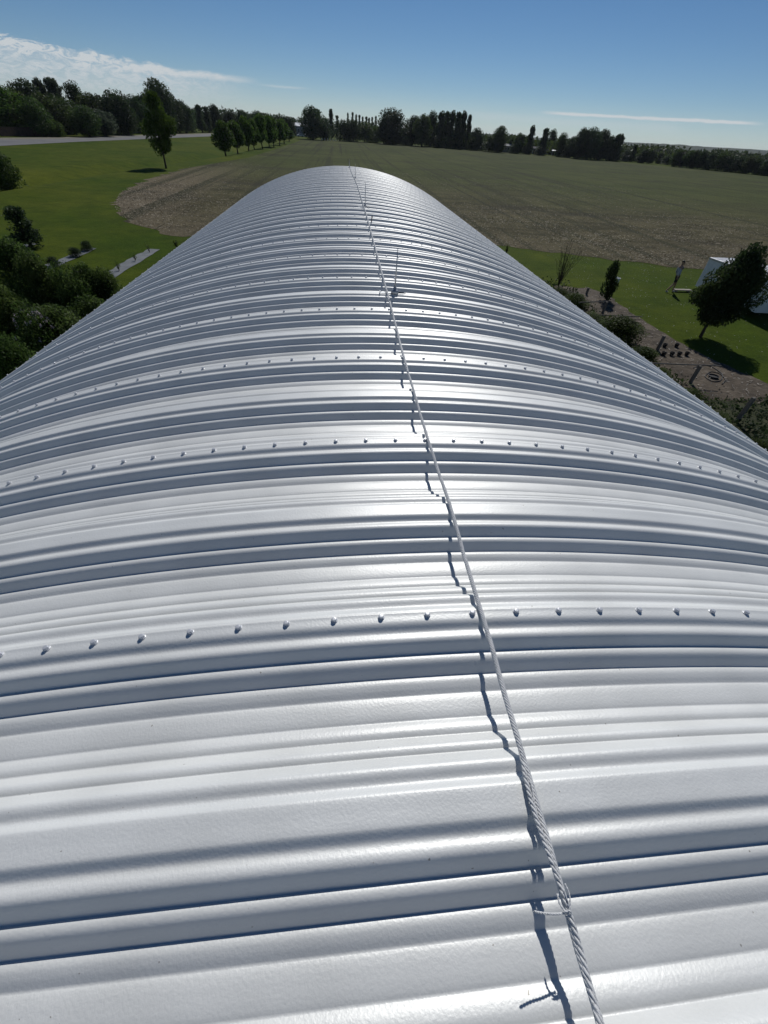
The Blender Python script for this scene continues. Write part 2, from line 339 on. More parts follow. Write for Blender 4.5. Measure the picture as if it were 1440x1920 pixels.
def sheet(name, pts, z, m, jag=0.0, step=1.0, kind='structure'):
    P = []
    for i, p in enumerate(pts):
        q = pts[(i+1) % len(pts)]; L_ = math.hypot(q[0]-p[0], q[1]-p[1]); n = max(1, int(L_/step)) if jag else 1
        n = min(n, 60)
        for k in range(n):
            t = k/n; P.append((p[0]+(q[0]-p[0])*t + random.gauss(0, jag), p[1]+(q[1]-p[1])*t + random.gauss(0, jag)))
    tris = tessellate_polygon([[Vector((x, y, 0)) for x, y in P]]); bm = bmesh.new(); vs_ = [bm.verts.new((x, y, z)) for x, y in P]
    for t_ in tris:
        try: f = bm.faces.new([vs_[i] for i in t_])
        except ValueError: continue
        f.normal_update()
        if f.normal.z < 0: f.normal_flip()
    me = bpy.data.meshes.new(name); bm.to_mesh(me); bm.free(); o = link(name, me, m)
    if kind: tag(o, kind=kind)
    return o
fpx = [(355,443),(322,439),(290,432),(262,424),(240,415),(226,405),(218,395),(214,382),(220,370),(230,359),(245,350),(265,341),(290,333),(350,314),(400,303),(460,290),(510,278),(545,267),(562,261),(620,262),(700,267),(800,274),(880,281),(1060,295),(1240,311),(1440,331)]
fw_ = [tuple(at(*p)[:2]) for p in fpx] + [(330, 190), (330, 10), (60, 22), (34, 31.5)]
fw_ += [tuple(at(*p)[:2]) for p in [(1275,502),(1200,492),(1150,488),(1100,481),(1050,474),(1000,471),(930,459)]]
FIELD = fw_
sheet('crop_field', fw_, GZ+0.012, M['field'], 0.30, 0.8)
rd = lambda L_: [tuple(at(*p)[:2]) for p in L_]
near = [(-45, 60)] ; 
r_near = [(-60.0, 88.0)] + rd([(0, 274), (150, 266), (270, 261), (390, 256)]) + [(-52, 420), (-40, 700)]
r_far = [(-80.0, 118.0)] + rd([(0, 262), (150, 259.5), (270, 255), (390, 251.5)]) + [(-62, 440), (-50, 720)]
sheet('road', r_near + r_far[::-1], GZ+0.04, M['road'])
r_far2 = [(-85.0, 122.0)] + rd([(0, 258.5), (150, 257), (270, 253), (390, 250)]) + [(-68, 440), (-56, 720)]
sheet('road_verge', r_far + r_far2[::-1], GZ+0.032, M['shoulder'])
bed = rd([(1085,541),(1103,539),(1135,552),(1168,575),(1204,600),(1245,626),(1290,652),(1345,678),(1412,706),(1446,722)]) + [(16.4, 13.0), (15.0, 12.2), (12.5, 12.6), (10.5, 14), (11.5, 22), (13.2, 27.2)]
sheet('soil', bed, GZ+0.014, M['soil'], 0.06, 0.4)
for pl, lb in (((( 61,521),(62,506),(111,487),(166,465),(182,466),(139,486),(100,504)), 'long grey weed cloth strip under three round shrubs'),
               (((203,509),(240,488),(278,467),(300,468),(262,492),(214,522)), 'empty grey weed cloth strip beside the metal roof'),
               (((36,461),(60,456),(72,457),(48,466)), 'short end of weed cloth beside the dark spruce')):
    o = sheet('weed_cloth', rd(pl), GZ+0.02, M['fabric'], 0.03, 0.5, None); tag(o, lb, 'ground cloth', 'weed cloth strips on the lawn')
M['rough'] = noise_mat('rough_ground', [(0.018, 0.022, 0.010), (0.036, 0.042, 0.016), (0.062, 0.058, 0.032)], 1.6, 0.95, 8, 'World', bump=0.06, bump_scale=6)
sheet('rough_ground', [(12.4, 12.7), (15.0, 12.3), (16.4, 13.1), (18.5, 11.0), (18.5, 4.0), (6.5, 4.0), (6.5, 16.0), (10.6, 14.1)], GZ+0.008, M['rough'], 0.08, 0.5)
# hills on the skyline
def hills(name, dist, az0, az1, base, amp, seed):
    r = np.random.default_rng(seed); n = 160; az = np.radians(np.linspace(az0, az1, n)); t = np.linspace(0, 1, n)
    h = base + amp*sum(np.sin(t*f_+r.uniform(0, 6))/f_*6 for f_ in (4, 9, 17, 31, 60))
    h = h*np.clip(np.minimum(t, 1-t)*8, 0, 1)**.5
    rows = [(0, 0), (0.35, 0.35), (0.7, 0.8), (1, 1), (1.5, 0.7), (2.2, 0)]; V = []
    for d_, k in rows:
        D = dist + d_*350
        V.append(np.stack([np.sin(az)*D, np.cos(az)*D, GZ-0.5 + (h+6.6)*k + r.normal(0, 0.4, n)*k], -1))
    V = np.concatenate(V); q = []
    for i in range(len(rows)-1):
        a_ = np.arange(n-1)+i*n; q.append(np.stack([a_, a_+1, a_+n+1, a_+n], -1))
    tag(link(name, mesh_np(name, V, np.concatenate(q), True), M['hill']), kind='structure')
hills('hills', 1700, 8, 60, 5.0, 3.0, 4); hills('hills', 2600, -12, 75, 10.0, 4.0, 9)

# ------------------------------------------------------------------ the corrugated arch building
RAD, ECC, S = 6.26398, 1.3046, 0.61
Y0 = 0.41574; PHI0 = -0.01866; DPHI = 0.014504
PROF = [(0,0),(11,0),(17,-1.8),(23,-5.8),(28,-7.8),(33,-7.4),(39,-6.0),(45,-5.8),(50,-8.0),(55,-13.6),(60,-20.2),(65,-26.6),(66.5,-27.6),'c',(70,-26.0),(76,-25.4),(82,-27.2),(89,-33.4),(96,-41.2),(101,-46.2),'c',(105,-44.6),(112,-44.2),(121,-46.6),(127,-49.4),(131.5,-51.6),'c',(136,-50.2),(144,-49.2),(152.5,-49.0)]
# the crowns without bolts are a little broader, with a deeper groove
PROF2 = [(0,0),(15,0),(21,-1.2),(28,-6.6),(33,-9.4),(38,-8.8),(44,-6.8),(50,-6.4),(55,-8.2),(60,-13.4),(66,-20.6),(71,-26.8),(73,-28.2),'c',(76,-26.6),(81,-26.0),(87,-28.0),(93,-34.0),(99,-41.0),(104,-46.6),'c',(108,-45.0),(114,-44.4),(122,-46.6),(127,-49.2),(131.5,-51.6),'c',(136,-50.2),(144,-49.2),(152.5,-49.0)]
def prof_curve(PROF):
    segs = [[]]
    for p in PROF:
        if p == 'c': segs.append([segs[-1][-1]])
        else: segs[-1].append(p)
    out = []
    for s_ in segs:
        n = len(s_)
        for i in range(n-1):
            p0, p1, p2, p3 = s_[max(i-1, 0)], s_[i], s_[i+1], s_[min(i+2, n-1)]
            k = max(2, int((p2[0]-p1[0])/1.8))
            for j in range(k):
                t = j/k
                f = lambda c: 0.5*((2*p1[c]) + (-p0[c]+p2[c])*t + (2*p0[c]-5*p1[c]+4*p2[c]-p3[c])*t*t + (-p0[c]+3*p1[c]-3*p2[c]+p3[c])*t**3)
                out.append((f(0), f(1)))
    out.append(PROF[-1]); return np.array(out)
PC = prof_curve(PROF); PC2 = prof_curve(PROF2)
def prof(d):                       # d metres from a bolt row, any sign
    t = np.abs(np.asarray(d))*1000 % 610.0; t = np.where(t > 305.0, 610.0-t, t); return np.where(t <= 152.5, np.interp(t, PC[:, 0], PC[:, 1]), np.interp(305.0-t, PC2[:, 0], PC2[:, 1]))/1000
tt = np.concatenate([PC[:, 0], 305-PC2[::-1, 0][1:]]); tt = np.concatenate([tt, 610-tt[::-1][1:]])/1000.0
ydist = np.unique(np.round(np.concatenate([[-0.012, -0.006], tt, [0.616, 0.6192, 0.622]]), 5))     # panel runs from its near bolt row to just past its far one
ydist = np.array([y for y in ydist if y >= -0.012])
zz = prof(ydist)
zz = np.where(ydist > 0.58, zz + 0.0018*np.clip((ydist-0.58)/0.01, 0, 1), zz)              # the near sheet laps over the far one
zz = np.where((ydist > 0.6190) & (ydist < 0.6195), zz + 0.0009, zz); zz = np.where(ydist > 0.6215, zz - 0.0017, zz)
phis = np.linspace(-R(74.2), R(74.2), 341)
def arch_pt(phi, off):
    p = np.stack([RAD*np.sin(phi), -RAD*ECC*(1-np.cos(phi))], -1)
    n_ = np.stack([ECC*np.sin(phi), np.cos(phi)], -1); n_ /= np.linalg.norm(n_, axis=-1, keepdims=True)
    return p + n_*np.asarray(off)[..., None], n_
PH, YY = np.meshgrid(phis, ydist, indexing='ij'); ZO = np.broadcast_to(zz, PH.shape)
p2, _ = arch_pt(PH, ZO)
V = np.stack([p2[..., 0], YY, p2[..., 1]], -1); lipo, _ = arch_pt(phis, np.full(len(phis), zz[-1]-0.0006))
V = np.concatenate([V, np.stack([lipo[:, 0], np.full(len(phis), ydist[-1]+0.0002), lipo[:, 1]], -1)[:, None, :]], 1)
nn = V.shape[1]; a = (np.arange(len(phis)-1)[:, None]*nn + np.arange(nn-1)[None, :]).ravel()
panel_me = mesh_np('roof_panel', V.reshape(-1, 3), np.stack([a, a+nn, a+nn+1, a+1], -1), True)
fl = np.ones((len(phis)-1, nn-1), bool); fl[:, -1] = False; panel_me.polygons.foreach_set('use_smooth', fl.ravel())
hut = empty('arch_building', (0, 6, GZ)); tag(hut, 'silver corrugated steel arch building seen along its roof ridge', 'building')
K0, K1 = -7, 21
def wpar(o, parent): o.parent = parent; o.matrix_parent_inverse = Matrix.Translation(-parent.location)
for k in range(K0, K1-1):
    o = link('roof_panel', panel_me, M['roof'], None, (0, Y0+k*S, 0)); wpar(o, hut)
# bolts: hexagon heads on washers
def bolt_mb(Mx, mb):
    mb.lathe([(0.0066, 0.0), (0.0066, 0.0013), (0.0058, 0.0018)], 14, Mx)
    mb.lathe([(0.0051, 0.0017), (0.0052, 0.0056), (0.0043, 0.0070), (0.0024, 0.0073)], 8, Mx)
def bolt_matrix(j, k):
    ph = PHI0 + DPHI*j; p, n_ = arch_pt(np.array(ph), np.array(0.0018)); nv = Vector((n_[0], 0, n_[1]))
    return Matrix.Translation((p[0], Y0+k*S, p[1])) @ nv.to_track_quat('Z', 'Y').to_matrix().to_4x4() @ Matrix.Rotation(random.uniform(0, 1), 4, 'Z')
mb = MB(); bolt_mb(Matrix.Identity(4), mb); bolt_me = mb.mesh('bolt', False); bolt_me.materials.append(M['bolt'])
allb = [(j, k) for k in range(K0+1, K1) for j in range(-88, 91)]
def bscore(jk):
    Mx = bolt_matrix(*jk); P = Mx.translation; d = (P-CAM).dot(FW)
    if d < 0.1: return 0
    x = 720+F_PX*(P-CAM).dot(RT)/d; y = 960-F_PX*(P-CAM).dot(UP)/d
    return 1/d if (-10 < x < 1450 and y < 1930) else 0
allb.sort(key=bscore, reverse=True)
for jk in allb[:99]:
    o = link('bolt', bolt_me); o.matrix_world = bolt_matrix(*jk); mw = o.matrix_world.copy(); o.parent = hut; o.matrix_parent_inverse = Matrix.Translation(-hut.location); o.matrix_basis = mw
bv = np.array([v.co[:] for v in bolt_me.vertices]); V = []; Fs = []
mb = MB()
for jk in allb[99:]:
    Mx = np.array(bolt_matrix(*jk)); mb.add((bv @ Mx[:3, :3].T + Mx[:3, 3]).tolist(), [tuple(p.vertices) for p in bolt_me.polygons])
o = mb.build('distant_bolts', M['bolt']); wpar(o, hut); o['kind'] = 'stuff'
# end walls
for yw, nm in ((Y0+(K1-1)*S-0.03, 'end_wall'), (Y0+K0*S+0.03, 'end_wall')):
    pw, _ = arch_pt(phis[::4], np.full(len(phis[::4]), -0.045)); mb = MB(); n = len(pw)
    pw = [(float(p_[0]), float(p_[1])) for p_ in pw]
    Vv = [(x, yw-0.02, z) for x, z in pw] + [(x, yw+0.02, z) for x, z in pw]
    mb.add(Vv, [tuple(range(n)), tuple(range(2*n-1, n-1, -1))] + [(i, i+n, i+n+1, i+1) for i in range(n-1)] + [(n-1, 2*n-1, n, 0)])
    o = mb.build(nm, M['white']); wpar(o, hut)

# ------------------------------------------------------------------ rope, rods and pin on the ridge
def helix(path, r_off, pitch, phase, wob=0.0):
    """strand winding round a path of (point, arclength)"""
    out = []
    for p, s_ in path:
        a = 2*math.pi*s_/pitch + phase
        out.append(Vector((p[0]+math.cos(a)*r_off, p[1], p[2]+math.sin(a)*r_off)))
    return out
ropex = [(-0.9, .079), (-0.09, .0805), (0.14, .0805), (0.35, .0825), (0.46, .081), (0.72, .082), (1.03, .073), (1.65, .070), (2.14, .076), (2.56, .079), (3.6, .087), (5.08, .099), (8.52, .104), (10.56, .070), (12.5, .050)]
crowns = np.array([Y0+k*0.5*S for k in range(-6, 41)])
def rope_z(y):
    d = np.abs((y-Y0)/0.305 - np.round((y-Y0)/0.305))*0.305
    sag = -0.0035*(np.clip((d-0.05)/0.1, 0, 1)**1.5)
    return 0.0080 + 0.003*np.clip((y-1.5)/1.0, 0, 1) + sag
def rope_path(y0, y1, step, dx=0.0):
    n = int((y1-y0)/step)+1; out = []
    for i in range(n):
        y = y0 + (y1-y0)*i/(n-1); x = np.interp(y, [p[0] for p in ropex], [p[1] for p in ropex]) + dx
        zt = -RAD*ECC*(1-math.sqrt(max(0, 1-(x/RAD)**2)))
        out.append((Vector((x, y, rope_z(y)+zt)), y))
    return out
rope = empty('rope', (0.08, 0, 0)); tag(rope, 'braided grey rope stretched along the ridge of the steel roof', 'rope')
mb = MB()
near_p = rope_path(-0.9, 1.5, 0.0022); far_p = rope_path(1.49, 12.5, 0.012)
NS = 6
for j in range(NS):
    mb.tube(helix(near_p, 0.0030, 0.036, 2*math.pi*j/NS), 0.00165, 5)
mb.tube([p for p, s_ in near_p][::4], 0.0030, 6)
for j in range(3):
    mb.tube(helix(far_p, 0.0026, 0.05, 2*math.pi*j/3), 0.0031, 5)
o = mb.build('braid', M['rope'], None, True); wpar(o, rope)
# second line laid alongside in the nearest stretch, ending in a frayed tail
mb = MB(); p2_ = []
for p, s_ in rope_path(-0.9, 0.185, 0.002):
    k = min(1, max(0, (0.185-s_)/0.05)); a = 2*math.pi*s_/0.26+0.9
    p2_.append((p + Vector((math.cos(a)*0.0045-0.0032*k, 0, 0.0035*k+math.sin(a)*0.002)), s_))
for j in range(3): mb.tube(helix(p2_, 0.0019, 0.024, 2*math.pi*j/3), 0.0017, 5)
o = mb.build('second_strand', M['rope'], None, True); wpar(o, rope)
def twist(mb, pts, r=0.0007, off=0.0007, pitch=0.008):
    P = []; s_ = 0; L_ = []
    pts = [Vector(p) for p in pts]
    for i in range(len(pts)-1):
        p0, p1, p2, p3 = pts[max(i-1, 0)], pts[i], pts[i+1], pts[min(i+2, len(pts)-1)]
        for k in range(14):
            t = k/14; P.append(0.5*((2*p1)+(p2-p0)*t+(2*p0-5*p1+4*p2-p3)*t*t+(-p0+3*p1-3*p2+p3)*t**3))
    P.append(pts[-1])
    for ph in (0, math.pi):
        out = []; s_ = 0
        for i, p in enumerate(P):
            if i: s_ += (p-P[i-1]).length
            T = (P[min(i+1, len(P)-1)]-P[max(i-1, 0)]).normalized(); U = T.cross(Vector((0, 0, 1)))
            U = U.normalized() if U.length > 1e-3 else Vector((1, 0, 0)); W = T.cross(U); a = 2*math.pi*s_/pitch+ph
            out.append(p+(U*math.cos(a)+W*math.sin(a))*off)
        mb.tube(out, r, 5)
rp = lambda x, y, z=0.012: tuple(at(x, y, z))
mb = MB()
twist(mb, [rp(1063, 1712, .013), rp(1040, 1714, .017), rp(1015, 1712, .022), rp(1001, 1709, .027)], 0.0008, 0.0007)
twist(mb, [rp(1059, 1657, .021), rp(1067, 1675, .022), rp(1069, 1700, .02), rp(1063, 1714, .018)], 0.0006, 0.0005)
twist(mb, [rp(1045, 1676, .015), rp(1050, 1695, .017), rp(1062, 1712, .018)], 0.0008, 0.0007)
twist(mb, [rp(1058, 1710, .02), rp(1068, 1708, .021), rp(1070, 1716, .016), rp(1060, 1718, .014)], 0.0006, 0.0005)
o = mb.build('knotted_tail', M['rope'], None, True); wpar(o, rope)
mb = MB()
twist(mb, [rp(972, 1385, .010), rp(975, 1420, .008), rp(986, 1450, .007), rp(996, 1470, .012), rp(1001, 1500, .012), rp(1007, 1527, .010)], 0.0007, 0.0006)
o = mb.build('loose_strand', M['rope'], None, True); wpar(o, rope)
def lightning_rod(x, y, h, tilt, label, arms=True, scale=1.0):
    zt = -RAD*ECC*(1-math.sqrt(1-(x/RAD)**2)) + float(prof(np.array(y-Y0)))
    zt = max(zt, -0.006)
    t = empty('lightning_rod', (x, y, zt)); tag(t, label, 'lightning rod', 'slim rods standing along the ridge')
    mb = MB(); mb.tube([(0, 0, 0.014), (tilt[0]*h*.5, tilt[1]*h*.5, h*0.5), (tilt[0]*h, tilt[1]*h, h)], [0.0050, 0.0042, 0.0016], 8); mb.build('rod', M['galv'], t, True)
    mb = MB(); mb.lathe([(0.017, 0.0), (0.0215, 0.003), (0.0215, 0.015), (0.016, 0.020), (0.009, 0.023), (0.009, 0.034), (0.004, 0.036)], 16); mb.build('base_clamp', M['galv'], t, True)
    if arms:
        mb = MB(); mb.box((-0.088, -0.006, 0.001), (-0.008, 0.006, 0.004)); mb.box((-0.088, -0.008, 0.001), (-0.084, 0.008, 0.014)); mb.build('bracket_arm', M['galv'], t)
        mb = MB(); mb.tube([(0.012, 0, 0.006), (0.05, -0.001, 0.0055), (0.066, -0.001, 0.003)], [0.0035, 0.003, 0.001], 6); mb.build('base_shadow', M['dark'], t)  # dark tapered tube modelled in place of the shadow right of the clamp
    return t
lightning_rod(0.125, 2.545, 0.228, (0.01, 0.0), 'nearest slim metal rod standing on a bracket beside the rope', True)
lightning_rod(0.118, 6.03, 0.235, (0.01, 0), 'second slim metal rod from the viewer, right of the rope', True)
lightning_rod(0.105, 9.6, 0.21, (0.01, 0), 'third slim rod, small against the far end of the ridge', False)
lightning_rod(0.048, 12.2, 0.16, (0, 0), 'farthest thin rod standing at the very end of the ridge', False)
t = MB(); t.lathe([(0.005, 0.0), (0.005, 0.045), (0.0065, 0.046), (0.0065, 0.052), (0.003, 0.054)], 10)
o = t.build('pin', M['dark'], None, True); o.location = (0.133, 4.98, -0.004); o.rotation_euler = (0.05, 0.12, 0)
tag(o, 'short black pin standing on the roof right of the rope', 'pin')

# ------------------------------------------------------------------ trees
def leaves(centers, size, jitter, flat=0.0):
    """one quad per centre, random orientation"""
    n = len(centers); a = rng.normal(size=(n, 3)); a /= np.linalg.norm(a, axis=1, keepdims=True)
    b = rng.normal(size=(n, 3)); b -= a*(a*b).sum(1, keepdims=True); b /= np.linalg.norm(b, axis=1, keepdims=True)
    s_ = size*rng.uniform(1-jitter, 1+jitter, (n, 1)); a = a*s_; b = b*s_*0.62
    c = np.asarray(centers); V = np.stack([c-a, c-b*0.9, c+a, c+b*0.9], 1).reshape(-1, 3)
    return V, np.arange(4*n).reshape(-1, 4)
def envelope(kind, u):
    """crown half width (0..1) at height fraction u of the crown"""
    if kind == 'round': return np.sqrt(np.clip(1-(2*u-1)**2, 0, 1))**0.8
    if kind == 'oval': return np.clip(np.sin(np.pi*np.clip(u, 0, 1)**0.8), 0, 1)**0.6
    if kind == 'poplar': return np.clip(np.sin(np.pi*(0.12+0.88*u)**0.9), 0, 1)**0.5*(1-0.35*u)
    if kind == 'thin': return (0.7+0.3*np.sin(u*25))*(1-u)**0.4
    if kind == 'spruce': return (1-u)**0.8*(0.85+0.15*np.sin(u*40))
    if kind == 'bush': return np.sqrt(np.clip(1-u**2, 0, 1))
    if kind == 'vase': return np.clip(0.35+0.85*u, 0, 1)*np.sqrt(np.clip(1-u**5, 0, 1))
    return np.ones_like(u)
def crown_mesh(name, kind, z0, nclump, nleaf, size, clump_r, seed, squash=1.0):
    """crown in a unit box: width 1, height from z0 to 1"""
    r = np.random.default_rng(seed); C_ = []
    while len(C_) < nclump:
        u = r.uniform(0, 1); e = envelope(kind, np.array(u)); rr = math.sqrt(r.uniform(0.05, 1))*float(e)*(0.5-clump_r*0.55)*r.uniform(0.8, 1.08)
        if kind in ('thin', 'poplar', 'spruce'): rr = max(rr, 0)
        a = r.uniform(0, 2*math.pi); C_.append((rr*math.cos(a), rr*math.sin(a), u))
    C_ = np.array(C_); rad = clump_r*r.uniform(0.55, 1.25, nclump)
    w_ = rad**2; w_ /= w_.sum(); idx = r.choice(nclump, nleaf, p=w_)
    d = r.normal(size=(nleaf, 3)); d /= np.linalg.norm(d, axis=1, keepdims=True); d *= (r.uniform(0.25, 1, (nleaf, 1))**0.45)
    P = np.empty((nleaf, 3)); P[:, :2] = C_[idx, :2] + d[:, :2]*rad[idx, None]
    H = 1-z0; P[:, 2] = z0 + H*np.clip(C_[idx, 2]*(1-clump_r*0.8*squash)+clump_r*0.4*squash, 0, 1) + d[:, 2]*rad[idx]*squash*H*0.9
    P[:, 2] = np.maximum(P[:, 2], 0.01)
    V, Q = leaves(P, size, 0.45); return mesh_np(name, V, Q)
def trunk_mesh(name, z0, r0, seed, lean=0.02, limbs=6, top=0.8, spread=0.3):
    r = random.Random(seed); mb = MB()
    pts = [(0, 0, 0), (lean*r.uniform(-1, 1), lean*r.uniform(-1, 1), z0*0.6), (lean*r.uniform(-1, 1), 0, z0+0.15), (0, lean, top)]
    mb.tube(pts, [r0*1.25, r0, r0*0.8, r0*0.2], 7)
    for i in range(limbs):
        a = 2.4*i + r.uniform(-.4, .4); h = z0*0.9 + (top-z0)*0.75*i/max(1, limbs); s_ = spread*r.uniform(0.6, 1.1)
        mb.tube([(0, 0, h), (math.cos(a)*s_*0.45, math.sin(a)*s_*0.45, h+0.07), (math.cos(a)*s_, math.sin(a)*s_, h+0.2)], [r0*0.5, r0*0.32, r0*0.08], 5)
    me = mb.mesh(name, True); me.materials.append(M['bark']); return me
PROTO = {}
def proto(kind, z0, nclump, nleaf, size, clump_r, n=2, trunk_r=0.03, squash=1.0, spread=0.3):
    PROTO[kind] = [(crown_mesh('crown', kind.split('_')[0], z0, nclump, nleaf, size, clump_r, 100*len(PROTO)+i, squash), trunk_mesh('trunk', max(z0, 0.12), trunk_r, i, spread=spread)) for i in range(n)]
proto('round', 0.05, 80, 9000, 0.024, 0.19, 3)
proto('oval', 0.04, 80, 9000, 0.024, 0.20, 3)
proto('oval_street', 0.22, 44, 5200, 0.034, 0.20, 3, 0.028)
proto('poplar', 0.0, 60, 5600, 0.040, 0.30, 2, 0.05, 0.35)
proto('thin', 0.02, 60, 1500, 0.05, 0.28, 2, 0.06, 0.1)
proto('spruce', 0.03, 90, 4600, 0.026, 0.17, 2, 0.04, 0.5)
proto('bush', 0.0, 42, 3600, 0.030, 0.24, 3, 0.02, 1.0)
cnt = {}
def tree(xt, yt, yb, wpx, kind, label, group=None, m='leaf_far', name=None, cat='tree', hmul=1.0, G=None):
    if G is None: G, h = upright(xt, yt, yb)
    else: h = hgt(xt, yt, G)
    wd = wpx*mpp(G + Vector((0, 0, h*0.5))); i = cnt.get(kind, 0); cnt[kind] = i+1
    cm, tm = PROTO[kind][i % len(PROTO[kind])]
    nm = name or {'poplar': 'poplar_tree', 'thin': 'poplar_tree', 'spruce': 'conifer_tree', 'bush': 'bush'}.get(kind, 'deciduous_tree')
    t = empty(nm, (G.x, G.y, GZ+float(swale(G.x, G.y))), random.uniform(0, 6.28))
    # crowns fill their unit box to about 0.97 of its height and width
    sx_ = wd*1.12; t.scale = (sx_, sx_*random.uniform(0.85, 1.15), h*hmul)
    key = (cm.name, m)
    if key not in cnt:
        c_ = cm.copy(); c_.materials.clear(); c_.materials.append(M[m]); cnt[key] = c_
    o = link('crown', cnt[key], None, t)
    link('trunk' if kind != 'bush' else 'stem', tm, None, t)
    tag(t, label, cat, group); return t

